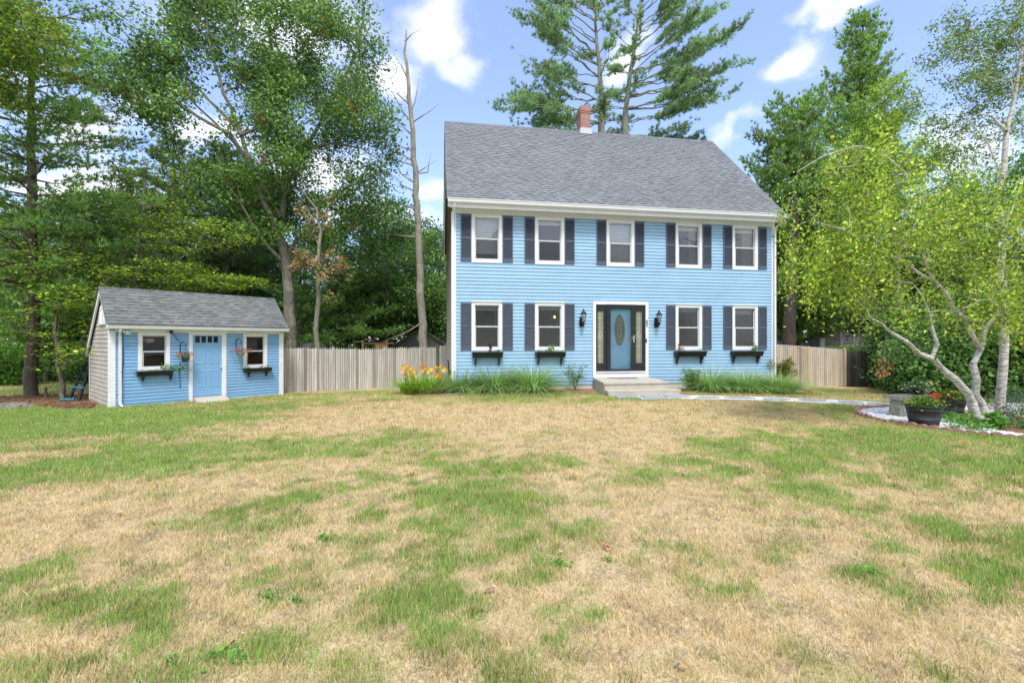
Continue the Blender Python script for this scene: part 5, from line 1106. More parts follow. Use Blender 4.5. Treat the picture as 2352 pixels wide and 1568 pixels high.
# ================================================================== GARDEN PLANTS
FG=[lin(138,184,96),lin(180,212,128),lin(90,136,66),lin(196,204,150)]
def fgrass(px_,py_,rad,h,label,seed,lean=(0,0),n=800):
    p=ground_at(px_,py_); rr=np.random.default_rng(seed); o=empty('fountain_grass',(p[0],p[1]+.25,g1(*p))); tag(o,label,'ornamental grass','fountain grass clumps along the blue house')
    A=blades(rr,(0,0,0),n,rad*.45,h*1.9,.016,1.45,FG,[4,4,3,1],5,lean,1.5); B=blades(rr,(0,0,0),n//2,rad*.4,h*2.0,.010,.85,FG,[3,4,2,2],5,lean,1.5)
    V,I,Cc=join_idx([A,B]); np_obj('leaf_blades',V,4,M['blade'],o,cols=Cc,idx=I)
    # pale bottle-brush plumes
    Pp=[]; m=26
    az=rr.uniform(0,6.28,m); q=rad*rr.uniform(.25,1.,m); hh=h*rr.uniform(.75,1.2,m); mb=MB()
    for k in range(m):
        mb.c=(rr.uniform(.45,.62),rr.uniform(.36,.45),rr.uniform(.32,.40)); a=Vector((q[k]*1.3*math.cos(az[k]),q[k]*.8*math.sin(az[k]),hh[k])); d=Vector((math.cos(az[k])*.08+lean[0]*.05,math.sin(az[k])*.05,.05)); mb.tube([a,a+d*.5,a+d],[.004,.011,.003],4)
    mb.build('seed_plumes',M['petal'],o); return o
fgrass(1062,903,.55,.52,'fountain grass clump next to the orange lilies at the left corner of the blue house',1)
fgrass(1132,903,.62,.60,'fountain grass clump under the leftmost black window box',2)
fgrass(1222,903,.62,.62,'fountain grass clump under the window box left of the rose bush',3)
fgrass(1645,902,.55,.50,'fountain grass clump to the right of the pink rose bush',4)
fgrass(1725,903,.60,.50,'fountain grass clump under the rightmost black window box',5,(.2,0))
fgrass(1800,905,.62,.44,'fountain grass clump past the right corner of the blue house, leaning right',6,(.5,0))
# daylilies
p=ground_at(968,904); o=empty('daylily_clump',(p[0],p[1]+.15,g1(*p))); tag(o,'daylily clump with orange-yellow flowers at the left end of the mulch bed','flowers')
rr=np.random.default_rng(9); DG=[lin(170,212,60),lin(140,190,60),lin(95,150,50),lin(200,200,90)]
A=blades(rr,(-.25,0,0),260,.3,.85,.032,1.0,DG,[4,4,2,1],5,ell=1.3);B=blades(rr,(.28,.05,0),260,.3,.85,.032,1.0,DG,[4,4,2,1],5,ell=1.3); V,I,Cc=join_idx([A,B]); np_obj('leaf_blades',V,4,M['blade'],o,cols=Cc,idx=I)
fp=[]; mb=MB(); mb.c=(.3,.38,.15)
for k in range(30):
    x=rr.uniform(-.6,.65);y=rr.uniform(-.2,.25);z=rr.uniform(.52,.86)-.1*abs(x); fp.append((x,y,z)); mb.tube([(x*.5,y*.5,.1),(x*.9,y,z*.7),(x,y,z)],.005,4)
mb.build('stems',M['blade'],o); fp=np.array(fp); flowers(rr,fp,.17,[lin(255,200,25),lin(255,215,50),lin(255,180,30)],[3,2,1],6,'flower',o,.35,.5); flowers(rr,fp+[.03,0,-.05],.08,[lin(245,180,40),lin(235,130,40)],[1,1],6,'flower_bud',o,.2,.9)
# rose bushes and azalea
def twiggy(name,p,h,rad,ns,label,cat,pal,w,seed,leaf=.05,per=14,fl=None,group=None,twist=.5,stem=(.16,.10,.07)):
    rr=np.random.default_rng(seed); o=empty(name,(p[0],p[1],g1(*p))); tag(o,label,cat,group); mb=MB(); L=[]; mb.c=stem
    for k in range(ns):
        a=rr.uniform(0,6.28); e=Vector((rad*math.cos(a)*rr.uniform(.3,1),rad*.6*math.sin(a)*rr.uniform(.3,1),h*rr.uniform(.55,1.05))); m=Vector((e.x*.35,e.y*.35,e.z*.5)); mb.tube([(0,0,0),m,e],[.010,.007,.003],5)
        for t in (.45,.6,.75,.9,1.0):
            q=m.lerp(e,max(0,(t-.5)*2)) if t>.5 else Vector((0,0,0)).lerp(m,t*2); 
            b=q+Vector(rr.normal(size=3)*.09); mb.tube([q,b],.0025,3); L+= [tuple(b),tuple(q.lerp(b,.5))]
    mb.build('stems',mat('stem_'+str(seed),(1,1,1),.8,.2,8,vcol=True),o); leafy(rr,o,L,per,(.05,.05,.04),leaf,pal,w,up=.5)
    if fl is not None: flowers(rr,np.array([L[i] for i in rr.choice(len(L),fl[0])])+[0,-.03,.03],fl[1],fl[2],[1]*len(fl[2]),parent=o)
    return o
RG_=[lin(105,150,75),lin(140,180,90),lin(80,120,62)]
p=ground_at(1323,898); twiggy('rose_bush',(p[0],p[1]+.2),.78,.38,11,'sparse leggy rose bush between the fountain grass and the front steps','bush',RG_,[1,1,1],31,.045,7)
p=ground_at(1592,899); twiggy('rose_bush',(p[0],p[1]+.2),.60,.36,16,'leafy rose bush with a pink bud to the right of the front steps','bush',RG_,[1,1,1],32,.045,16,(3,.06,[lin(235,110,140)]))
p=ground_at(1815,896); twiggy('azalea',(p[0],p[1]+.6),.98,.70,46,'rounded yellow-green azalea between the house corner and the tan fence','bush',[lin(140,160,60),lin(100,125,50),lin(165,175,80),lin(150,90,60)],[3,3,2,.4],33,.05,22)
# planters and bench
def tub(px_,Y_,rt,rb,h,label,group,name='planter'):
    X_=(px_-CX)/F*Y_; z=g1(X_,Y_)+.02; o=empty(name,(X_,Y_,z)); tag(o,label,'planter',group)
    mb=MB(); mb.lathe([(rb,0),(rb+(rt-rb)*.3,h*.3),(rb+(rt-rb)*.3+.006,h*.31),(rb+(rt-rb)*.36+.006,h*.36),(rb+(rt-rb)*.36,h*.37),(rb+(rt-rb)*.78,h*.78),(rb+(rt-rb)*.78+.006,h*.79),(rb+(rt-rb)*.84+.006,h*.84),(rb+(rt-rb)*.84,h*.85),(rt,h-.02),(rt+.012,h-.015),(rt+.012,h),(rt-.015,h),(rt-.02,h-.05)],(0,0,0),32)
    mb.build('tub',mat('tub_plastic',(.022,.023,.028),.5,.25,12,bump=.15,bscale=40),o,True); return o,h
rr=np.random.default_rng(41)
o,h=tub(2122,8.5,.275,.205,.37,'black half-barrel planter with red and yellow flowers, nearest on the gravel bed','black half-barrel planters on the gravel bed')
L=[((.22*q)*math.cos(t),(.22*q)*math.sin(t),h+.03+.10*(1-q)) for q in (0.2,.6,1) for t in np.linspace(0,6.28,13)[:-1]]
leafy(rr,o,L,26,(.06,.06,.045),.045,[lin(135,170,70),lin(100,145,60),lin(80,120,50)],[2,2,1],up=.4)
flowers(rr,np.array([(rr.uniform(.06,.33),rr.uniform(-.24,.16),h+rr.uniform(.08,.22)) for _ in range(26)]),.055,[lin(225,50,40),lin(190,25,35)],[2,1],parent=o,name='flower')
flowers(rr,np.array([(rr.uniform(-.22,.22),rr.uniform(-.26,.1),h+rr.uniform(.0,.1)) for _ in range(14)]),.045,[lin(240,215,70)],[1],parent=o,name='flower')
o,h=tub(2184,9.75,.25,.18,.34,'black half-barrel planter with low yellow flowers, behind the one with red flowers','black half-barrel planters on the gravel bed')
L=[((.23*q)*math.cos(t),(.23*q)*math.sin(t),h+.02+.10*(1-q)) for q in (0.2,.6,1) for t in np.linspace(0,6.28,13)[:-1]]
leafy(rr,o,L,24,(.07,.07,.05),.045,[lin(140,170,70),lin(100,140,60),lin(80,115,50)],[2,2,1],up=.4)
flowers(rr,np.array([(rr.uniform(-.27,.27),rr.uniform(-.26,.1),h+rr.uniform(.04,.18)) for _ in range(26)]),.05,[lin(235,210,80),lin(240,160,40)],[3,1],parent=o,name='flower')
bx_,by_=7.98,9.62; bench=empty('garden_bench',(bx_,by_,g1(bx_,by_)+.01),math.radians(18)); tag(bench,'weathered concrete garden bench behind the black planters','bench')
mb=MB(); pr=[(-.16,-.17),(.22,-.19),(.6,-.17),(.95,-.1),(.97,.1),(.6,.17),(.2,.19),(-.16,.17)]; mb.prism(pr,'z',.36,.425); mb.prism([(a*.99,b*.97) for a,b in pr],'z',.425,.432); mb.build('seat',M['concrete_old'],bench)
for x in (-.02,.72):
    mb=MB(); mb.prism([(-.13,0),(.13,0),(.13,.02),(.105,.05),(.085,.36),(-.085,.36),(-.105,.05),(-.13,.02)],'x',x-.05,x+.1); mb.prism([(x-.09,-.14),(x+.14,-.14),(x+.14,.14),(x-.09,.14)],'z',-.03,.035); mb.build('leg',M['concrete_old'],bench)
fp_=empty('flower_pot',bench.matrix_basis@Vector((.62,0,.434))); tag(fp_,'dark pot on the bench overflowing with white, pale blue and yellow flowers','flower pot')
mb=MB(); mb.lathe([(.10,0),(.14,.13),(.15,.135),(.13,.13)],(0,0,0),16); mb.build('pot',M['black'],fp_,True)
L=[(.22*q*math.cos(t),.2*q*math.sin(t),.13+.12*(1-q)) for q in (0.2,.6,1) for t in np.linspace(0,6.28,11)[:-1]]
leafy(rr,fp_,L,22,(.06,.06,.05),.04,[lin(120,150,80),lin(90,125,65)],[1,1],up=.4)
P=np.array([(rr.uniform(-.35,.3),rr.uniform(-.28,.1),rr.uniform(.06,.28)) for _ in range(70)]); flowers(rr,P[:44],.04,[(.75,.78,.85),(.6,.65,.85)],[2,1],parent=fp_); flowers(rr,P[44:],.05,[lin(240,225,110)],[1],parent=fp_)
# low plants around the birch
for i,(px_,py_,rx_,n_,lab,pal,fl) in enumerate([(2215,975,.34,40,'low ferny green ground-cover plant at the front of the gravel bed near the birch',[lin(110,160,70),lin(140,185,90)],None),
   (2185,965,.26,26,'small bright green herb clump on the white gravel behind the nearest planter',[lin(120,170,80),lin(150,190,100)],None),
   (2235,990,.30,26,'light green ground cover spilling over the red edging bricks',[lin(130,180,90),lin(100,150,70)],None),
   (2290,985,.16,14,'broad-leaved green plant at the foot of the birch trunks',[lin(110,165,70)],None),
   (2330,965,.42,50,'blue-flowered catmint clump to the right of the birch at the frame edge',[lin(90,120,85),lin(110,140,100)],(40,.03,[lin(120,110,190)])),
   (2352,985,.35,36,'low green perennial with violet flowers at the right edge by the brick chips',[lin(100,150,70),lin(80,120,60)],(14,.04,[lin(130,110,200)])),
   (2265,940,.30,30,'leafy perennial directly behind the birch trunks',[lin(90,130,65),lin(120,150,80)],None),
   (2325,925,.45,60,'grey-green shrub behind the right-hand birch trunk',[lin(110,135,95),lin(90,120,75)],None)]):
    p=ground_at(px_,py_); o=empty('perennial',(p[0],p[1],g1(*p))); tag(o,lab,'plant'); hh=.10 if i in(0,1,2) else (.2 if i in (3,5) else .38)
    L=[(rr.normal()*rx_*.5,rr.normal()*rx_*.35,abs(rr.normal())*hh*.6+.03) for _ in range(n_)]; leafy(rr,o,L,18,(.05,.05,.03),.12 if i==3 else .045,pal,[1]*len(pal),up=.5)
    if fl: flowers(rr,np.array([L[k] for k in rr.choice(len(L),fl[0])])+[0,-.03,.06],fl[1],fl[2],[1],parent=o)
# ================================================================== TREES
PI=math.pi
def base_of(px_,D,yref=800): 
    X_=(px_-CX)/F*D; return Vector((X_,D,g1(X_,D)-.05))
def rel(b,l,D): # photo points at depth D relative to tree base
    out=[]
    for q in l:
        d=q[2] if len(q)>2 else D; out.append(tuple(at(q[0],q[1],d)-b))
    return out
def ells(b,l):
    out=[]
    for px_,py_,D,rx,ry,rd,*w in l: c=at(px_,py_,D)-b; s=D/F; out.append((c.x,c.y,c.z,rx*s,rd,ry*s,(w[0] if w else rx*ry)))
    return out
OAK=[lin(112,150,76),lin(140,174,90),lin(92,128,70),lin(164,192,100)]
BEECH=[lin(104,142,66),lin(178,202,62),lin(84,120,60),lin(200,216,70)]
DARK=[lin(102,138,76),lin(126,162,88),lin(84,118,66)]
BIRCH=[lin(162,192,70),lin(204,222,92),lin(108,144,54),lin(178,176,90),lin(218,190,60)]
# --- big oak behind the blue shed
b=base_of(668,21)
T=[([tuple(Vector((0,0,0)))]+rel(b,[(668,780),(665,700),(660,620),(650,565),(632,520)],21),[.34,.27,.24,.22,.21,.19]),
 (rel(b,[(632,520,21),(607,468,20.6),(577,390,20.2),(555,310,20),(517,215,19.6),(490,140,19.4),(468,0,19.2),(460,-60,19.2)],21),[.13,.11,.095,.08,.065,.05,.038,.02]),
 (rel(b,[(640,545,21),(650,480,21.3),(647,440,21.6),(667,400,21.8),(690,350,22),(745,270,22.3),(763,235,22.4),(823,114,22.8),(850,60,23)],21),[.15,.14,.13,.12,.10,.085,.07,.05,.02]),
 (rel(b,[(647,440,21.6),(655,360,22),(640,250,22.3),(628,140,22.5),(612,20,22.7),(600,-60,22.8)],21),[.10,.09,.08,.065,.05,.03]),
 (rel(b,[(577,390,20.2),(530,310,19.4),(480,282,19),(400,235,18.6),(330,213,18.3),(270,210,18)],20),[.09,.075,.065,.05,.035,.015]),
 (rel(b,[(555,310,20),(500,250,19.8),(420,168,19.5),(330,120,19.3),(270,60,19.2)],20),[.08,.065,.05,.035,.02]),
 (rel(b,[(650,600,21),(600,550,20.5),(560,480,20.2),(516,415,20)],21),[.085,.07,.05,.03]),
 (rel(b,[(655,590,21),(700,525,21.3),(745,470,21.5),(800,430,21.6),(860,410,21.8)],21),[.085,.07,.055,.04,.02]),
 (rel(b,[(645,500,21),(590,400,21.8),(540,330,22.3),(450,240,22.8),(380,170,23)],21),[.09,.075,.06,.045,.02]),
 (rel(b,[(690,350,22),(760,330,21.4),(830,340,21),(890,380,20.8)],21),[.06,.05,.035,.015])]
E=ells(b,[(560,100,21,240,150,3.3,5),(760,130,22,130,150,2.6,3),(820,300,21.5,100,120,2.4,2.2),(640,350,21,150,110,2.8,2.4),(360,90,19.5,110,110,2.0,2),(350,230,18.8,110,60,1.6,1),(250,160,18.5,60,60,1,.35),(500,-60,21,300,80,3,1.5),(720,480,22,120,70,2,1.4),(830,430,22,80,100,1.5,1.2),(600,520,20.6,90,40,1,.5),(600,470,22.5,110,60,1.5,1.0),(650,300,20.3,70,200,1.0,1.6),(560,420,20.5,70,60,1,.8),(720,560,21,70,50,1,.6)])
broadleaf('oak_tree','tall spreading oak with forked limbs rising behind the blue shed',b,T,E,OAK,[4,3,3,1.6],ncl=1400,per=52,crad=(.40,.40,.24),leaf=.155,seed=4,thin=.44,tip=.0100,minz=4.5,brown=.03,ns=.75,cvar=.24,shell=.15)
# --- lichen-covered snag with brown leaves
b=base_of(730,20)
T=[([(0,0,0)]+rel(b,[(728,760),(730,700),(733,600),(738,530),(728,480),(700,445),(690,425)],20),[.13,.11,.10,.085,.065,.04,.03,.02])]
E=ells(b,[(735,600,19.6,70,28,.8,2),(700,590,19.6,30,20,.5,1),(770,620,19.6,40,24,.6,1),(720,500,20,50,45,.8,2),(760,660,19.6,50,30,.6,.5)])
broadleaf('dead_oak_snag','lichen-covered dead trunk with clusters of brown oak leaves beside the tall oak',b,T,E,[lin(220,172,128),lin(205,150,105),lin(120,152,90)],[2,1.4,3.4],ncl=60,per=22,crad=(.16,.16,.14),leaf=.15,seed=5,thin=0,tip=.012,bark='bark_pine',minz=3)
# --- nearly bare pine trunk by the house
b=base_of(972,23.5)
T=[([(0,0,0)]+rel(b,[(972,800),(968,700),(962,560),(955,430),(948,300),(938,200),(930,120),(933,68)],23.5),[.23,.22,.20,.175,.15,.12,.09,.06,.03])]
rr=np.random.default_rng(3)
def twig(p0,p1,p2,r0,D=23.5): return (rel(b,[p0,p1,p2],D),[r0,r0*.6,.008])
TW=[((936,180),(925,150),(905,120)),((931,95),(945,80),(965,68)),((940,240),(915,215),(880,205)),((944,280),(915,240),(895,200)),((945,310),(925,290),(905,260)),((945,345),(915,335),(875,325)),((948,370),(915,350),(885,300)),((950,380),(920,372),(890,368)),((952,420),(920,400),(890,350)),((953,440),(925,425),(895,405)),
 ((946,250),(955,235),(963,180)),((949,280),(975,265),(1010,238)),((952,400),(975,385),(1003,370)),((952,400),(980,395),(990,350)),((955,480),(920,470),(880,455)),((960,520),(900,500),(830,465)),((960,545),(910,540),(860,530)),((970,740),(940,760),(880,785)),((968,690),(955,665),(935,660))]
for t in TW: T.append(twig(t[0],t[1],t[2],.045))
E=ells(b,[(900,230,23.5,30,60,.6,1),(915,400,23.5,25,60,.6,1)])
broadleaf('dead_pine','tall nearly bare pine trunk with broken top just left of the blue house',b,T,E,[lin(130,150,80),lin(190,110,60)],[3,1],ncl=26,per=7,crad=(.2,.2,.2),leaf=.11,seed=6,thin=0,tip=.010,bark='bark_dead',minz=8,sides=8)
# --- beech with layered yellow-green sprays behind the shed
def beech(px_,D,trunk,E,label,seed,ncl,per=60,pal=BEECH,w=(4,3,3,1.6),leaf=.12,group=None,name='beech_tree',rad=(.09,.075,.06,.03),crad=(.50,.45,.055),thin=.3,gup=1.2,cvar=.22):
    b=base_of(px_,D); T=[([(0,0,0)]+rel(b,trunk,D),[rad[0]]+list(np.linspace(rad[1],rad[3],len(trunk))))]
    return broadleaf(name,label,b,T,ells(b,E),pal,w,ncl=ncl,per=per,crad=crad,leaf=leaf,seed=seed,thin=thin,tip=.007,up=.8,sag=.02,gup=gup,cvar=cvar,ns=.8,group=group,minz=1.5)
beech(314,18.2,[(316,690),(312,600),(316,540),(330,480),(335,420)],[(330,640,17.6,230,45,1.7,3.4),(240,600,18,120,60,1.4,1.2),(430,540,17.8,140,50,1.6,1.5),(330,500,18.6,150,60,1.7,1.5),(350,400,19,110,70,1.5,1.2),(520,650,17.4,70,20,.8,.8),(200,500,18.6,90,60,1.4,.8)],'beech with layered yellow-green sprays directly behind the blue shed roof',11,300,58)
beech(143,15.6,[(140,880),(133,800),(125,720),(118,650),(112,580)],[(100,720,15.4,130,70,1.2,2),(60,560,16,130,90,1.4,2.4),(190,800,15.2,60,60,.8,1),(150,620,15.6,120,50,1.2,1.6),(190,690,15.2,90,30,1,1.2)],'slender leaning sapling with light green sprays left of the shed',12,170,50,name='sapling',rad=(.085,.07,.06,.03))
# --- white pine at far left, and oak reaching in at the corner
b=base_of(72,16.5); r=np.random.default_rng(8)
br=whorls(r,3.0,15,125,lambda t:4.1-1.5*t,lambda t:.02+.25*t,lambda t:.10)
pine('white_pine','large white pine with long horizontal boughs at the far left of the lawn',b,[(0,0,0),(.05,0,4),(.0,0,9),(0,0,15.5)],[.2,.17,.12,.04],br,seed=8,nl=.18,nw=.028,per=12,twig=.12,bark='bark_dark',pal=[lin(88,114,60),lin(114,140,72),lin(66,92,50)],group='white pines')
b=base_of(-170,14); T=[([(0,0,0),(.2,0,4),(.8,0,7),(1.6,0,9.5)],[.25,.2,.15,.06])]
broadleaf('oak_tree','oak with yellow-green and rusty leaves reaching into the top left corner',b,T,ells(b,[(20,70,13.6,120,110,1.5,3),(10,180,13.6,60,60,1,.8),(-100,100,14,150,150,1.8,2)]),[lin(130,158,60),lin(104,136,56),lin(160,180,70),lin(150,105,60)],[4,3,2,.25],ncl=130,per=85,crad=(.34,.34,.2),leaf=.13,seed=9,thin=.3,tip=.009,minz=4,gup=.5)
# --- twin pines behind the house
def tpine(px0,pts,brs,label,seed,D=30,rad=(.36,.18,.14,.09,.03)):
    b=base_of(px0,D); tr=[(0,0,0)]+[tuple(at(x,y,D)-b) for x,y in pts]
    return pine('white_pine',label,b,tr,list(np.interp(np.linspace(0,1,len(tr)),np.linspace(0,1,5),rad)),brs,seed=seed,nl=.23,nw=.030,per=24,twig=.12,tuftfrom=.40,clump=(1.5,.40),group='white pines',spread=1.3,pal=[lin(98,120,82),lin(124,146,98),lin(80,102,72)],flat=.7)
def zat(y,D=30): return CAMZ-(y-HY)/F*D+.65
# (y on trunk, azimuth deg, length, elevation, upcurve, density)
L1=[(300,185,3.8,-.15,.2),(290,170,5.2,-.05,.12),(275,200,6.2,.05,.04),(262,150,5.0,.0,.1),(250,182,6.6,.05,.03),(235,165,5.6,.15,.05),(222,195,5.0,.25,.05),(205,178,5.6,.35,.05),(188,160,5.8,.4,.1),(170,200,5.4,.45,.1),(150,180,6.0,.5,.06),(130,150,5.0,.55,.1),(112,190,6.2,.5,.12),(95,170,5.6,.6,.1),(70,185,5.4,.65,.1),(45,160,4.6,.7,.1),(20,195,5,.6,.1),(-5,180,4.2,.6,.1),
 (300,10,1.8,.2,.1),(240,20,1.6,.1,.1),(160,10,2.2,.4,.1),(110,-10,2.6,.7,.1),(60,20,3.,.6,.1),(10,0,3.,.6,.1),(280,-90,2.5,0,.2),(230,90,3,.1,.1),(180,-80,2.6,.3,.1),(120,100,3,.4,.1),(60,-90,3,.4,.1),(0,90,3,.4,.1)]
L2=[(306,-8,4.2,-.12,.2),(300,12,6.4,-.02,.12),(285,-15,5.2,.05,.1),(262,5,7.4,.08,.10),(250,-20,5.6,.1,.06),(238,10,7.2,.14,.06),(225,-5,7.6,.16,.08),(208,20,6.4,.22,.06),(195,-12,7.0,.28,.06),(180,5,7.4,.30,.08),(160,15,6.6,.38,.1),(145,-10,6.4,.42,.1),(125,5,6.2,.5,.1),(105,-15,5.8,.55,.1),(85,10,5.6,.62,.1),(60,0,5.2,.65,.1),(35,-20,4.6,.7,.1),(10,15,4.2,.7,.1),(-20,0,3.6,.7,.1),
 (290,170,1.8,.1,.1),(250,195,2.6,-.1,.1),(215,180,2.0,.1,.1),(170,170,2.,.3,.1),(100,190,2.6,.5,.1),(50,180,3.,.6,.1),(0,170,3,.6,.1),(240,-90,3,.1,.1),(270,90,3.2,0,.1),(190,95,3.4,.2,.1),(150,-85,3.2,.3,.1),(100,90,3,.4,.1),(50,-90,3,.4,.1)]
def dbl(L,s):
    q=random.Random(s); return L+[(y+q.uniform(-12,12),a+q.uniform(-22,22),l*q.uniform(.6,.95),e+q.uniform(-.08,.14),u) for y,a,l,e,u in L]
tpine(1382,[(1381,310),(1381,230),(1378,150),(1370,100),(1368,0),(1366,-70)],[(zat(y),math.radians(a),l*1.04,e,u,.86) for y,a,l,e,u in dbl(L1,1)],'tall white pine behind the house, the left one of the two above the chimney',21)
tpine(1436,[(1437,310),(1437,250),(1447,170),(1458,110),(1468,20),(1474,-60)],[(zat(y),math.radians(a),l,e,u,.86) for y,a,l,e,u in dbl(L2,2)],'tall white pine behind the house with long boughs sweeping to the right',22)
# --- dense pines to the right of the house
def dpine(px_,D,ytop,z0,n,Lf,label,seed,el=(.25,.75),nl=.22,pal=(lin(96,120,62),lin(122,146,76),lin(74,98,54)),lean=0,nw=.045,per=13,group='white pines',bark='bark_dark'):
    b=base_of(px_,D); zt=at(0,ytop,D).z-b.z; r=np.random.default_rng(seed)
    br=whorls(r,z0,zt-.3,n,Lf,lambda t:el[0]+(el[1]-el[0])*t,lambda t:.12,.9)
    return pine('white_pine',label,b,[(0,0,0),(lean*.3,0,zt*.35),(lean*.7,0,zt*.7),(lean,0,zt)],[.28,.22,.13,.03],br,seed=seed,nl=nl,nw=nw,per=per,twig=.15,pal=list(pal),group=group,tuftfrom=.05,flat=.5,bark=bark)
dpine(1945,28,36,4.0,210,lambda t:(2.7+.3*math.sin(6*t))*(1-t**3.5)+.6,'dense dark pine with a rounded top, tallest to the right of the house',23,lean=1.0)
dpine(1822,26,245,2.0,190,lambda t:4.0*(1-t)**.55+.8,'dense pine with a pointed side crown close to the right end of the roof',24)
# --- light green maple and birch crown at the upper right
b=base_of(2060,19); T=[([(0,0,0)]+rel(b,[(2062,700),(2058,500),(2040,380),(2035,280),(2030,220)],19),[.16,.14,.11,.08,.05,.02])]
broadleaf('maple_tree','slim bright yellow-green maple in front of the dark pine at the right',b,T,ells(b,[(2040,240,19,60,70,1,1.2),(1995,330,19,55,60,1,1),(2085,330,19,70,90,1.2,1.6),(2130,420,19,90,80,1.4,1.5),(2020,440,19,80,50,1.2,.8)]),[lin(150,180,60),lin(176,200,80),lin(120,155,60)],[3,2,2],ncl=150,per=60,crad=(.30,.30,.16),leaf=.12,seed=25,thin=.25,tip=.008,minz=5)
b=base_of(2300,9.9); T=[([(0,0,0)]+rel(b,[(2296,930),(2303,850),(2306,700),(2300,560),(2298,400),(2310,300),(2330,230),(2346,150),(2356,40)],9.9),[.10,.085,.08,.07,.065,.055,.045,.035,.03,.015]),(rel(b,[(2310,300),(2290,265),(2250,262),(2200,290)],9.7),[.03,.022,.015,.006]),(rel(b,[(2330,230),(2320,190),(2318,120)],9.9),[.02,.015,.006]),(rel(b,[(2298,400),(2270,330),(2215,270),(2190,180)],9.7),[.02,.014,.01,.005])]
broadleaf('birch_tree','single-stemmed white birch with a thin high crown at the right edge',b,T,ells(b,[(2260,90,10.4,120,110,1.0,3),(2200,220,10.4,80,80,.8,1.6),(2310,200,10.4,90,110,.9,2),(2240,330,10.6,110,70,1,1.6),(2380,100,10.4,90,140,1,2)]),[lin(126,158,78),lin(154,182,92),lin(104,136,70),lin(160,120,80)],[4,3,3,.5],ncl=300,per=46,crad=(.15,.15,.09),leaf=.062,seed=26,thin=.33,tip=.0032,minz=3.5,bark='bark_birch',step=.25,ns=1.6,shell=.1)
# --- weeping birch over the round bed
b=base_of(2262,8.75)
z7=lambda l,D: rel(b,[((1980+x/4.127)*.9408,(720+y/4.127)*.9408,(q[0] if q else D)) for x,y,*q in l],D)
T=[([(0,0,0)]+z7([(1690,1220),(1640,1080),(1600,990),(1480,850,8.5),(1350,740,8.4),(1220,640,8.3)],8.7),[.095,.085,.075,.07,.06,.052,.045]),
 (z7([(1220,640,8.3),(1100,580,8.2),(950,480,8.0),(800,350,7.9),(680,290,7.8),(560,230,7.7)],8.2),[.045,.04,.032,.024,.016,.008]),
 (z7([(1220,620,8.3),(1265,500,8.3),(1250,400,8.3),(1200,270,8.3),(1180,180,8.2),(1110,20,8.1),(1000,-120,8.0)],8.3),[.036,.034,.03,.026,.022,.016,.01]),
 (z7([(1760,1220),(1755,1120),(1690,1000),(1645,850),(1625,700),(1680,540),(1740,440),(1800,330),(1850,220),(1900,100),(1940,0),(1960,-160)],8.9),[.085,.078,.066,.06,.056,.052,.046,.04,.036,.032,.027,.016]),
 (z7([(1690,520,8.8),(1620,370,8.7),(1520,200,8.6),(1450,110,8.6),(1380,0,8.5),(1250,-200,8.4),(1120,-420,8.3),(960,-600,8.2)],8.6),[.045,.04,.036,.032,.028,.022,.016,.01]),
 (rel(b,[(2130,640,8.5),(2080,600,8.2),(2010,565,8.0),(1930,525,7.9),(1860,505,7.8)],8),[.028,.024,.02,.014,.006]),
 (rel(b,[(2130,480,8.3),(2080,400,8.2),(2010,350,8.0),(1960,335,7.9),(1890,360,7.8),(1830,400,7.8)],8),[.022,.02,.016,.012,.008,.005]),
 (rel(b,[(2280,660,8.9),(2300,560,9),(2330,470,9.1),(2350,400,9.2)],9),[.03,.025,.018,.01])]
E=ells(b,[(2060,450,8.4,200,90,1.1,3),(2200,520,8.7,190,110,1.3,4),(2000,560,8.2,190,90,1.1,3.2),(2230,660,8.8,170,90,1.2,2.6),(1905,625,8.0,110,70,.8,1.3),(2080,680,8.3,150,55,1,1.8),(1840,470,7.9,60,60,.5,.8),(1800,400,7.9,45,50,.4,.5),(1930,370,8,110,45,.6,1.0),(2340,560,9,80,150,1,1.6),(1845,600,8,50,80,.5,.6),(2330,730,9,60,60,.8,.6)])
broadleaf('weeping_birch','multi-stemmed weeping birch with bright yellow-green leaves over the gravel bed',b,T,E,BIRCH,[4,3,3,.8,.08],ncl=640,per=42,crad=(.085,.085,.33),leaf=.064,seed=27,thin=.38,tip=.0025,up=.25,dn=.5,cvar=.24,bark='bark_birch',step=.22,ns=1.15,minz=1.0,sag=.10,gup=.3,shell=.15)

# --- woods behind: prototypes shared between copies
def wood(proto,px_,D,s,label,group,rot=None,sz=None):
    o=copy_tree(proto); p=base_of(px_,D); o.location=p; o.rotation_euler=(0,0,rnd.uniform(0,6.28) if rot is None else rot); o.scale=(s,s,sz or s); o['label']=label; o['group']=group; return o
def first(o,px_,D,s,label,group,sz=None): o.location=base_of(px_,D); o.scale=(s,s,sz or s); o['label']=label; o['group']=group
r=np.random.default_rng(55)
darkp=dpine(600,27,350,1.2,100,lambda t:3.6*(1-t)**.7+.5,'x',56,pal=(lin(72,92,54),lin(92,114,64),lin(58,78,48)),el=(-.05,.5),nl=.25,nw=.05,per=10,group=None)   # ~13.5 m
wg='dark evergreens behind the fence'
first(darkp,520,26,1.,'dark evergreen right behind the fork of the tall oak',wg)
wood(darkp,400,28,1.12,'dark evergreen rising above the centre of the shed roof',wg); wood(darkp,610,30,1.0,'dark evergreen between the tall oak trunk and the beech',wg)
wood(darkp,460,31,1.1,'dark evergreen filling the gap above the right half of the shed roof',wg); wood(darkp,560,33,1.15,'dark evergreen furthest back behind the tall oak',wg); wood(darkp,350,26,.8,'lower dark evergreen just behind the beech',wg); wood(darkp,300,29,1.0,'dark evergreen behind the beech trunk',wg)
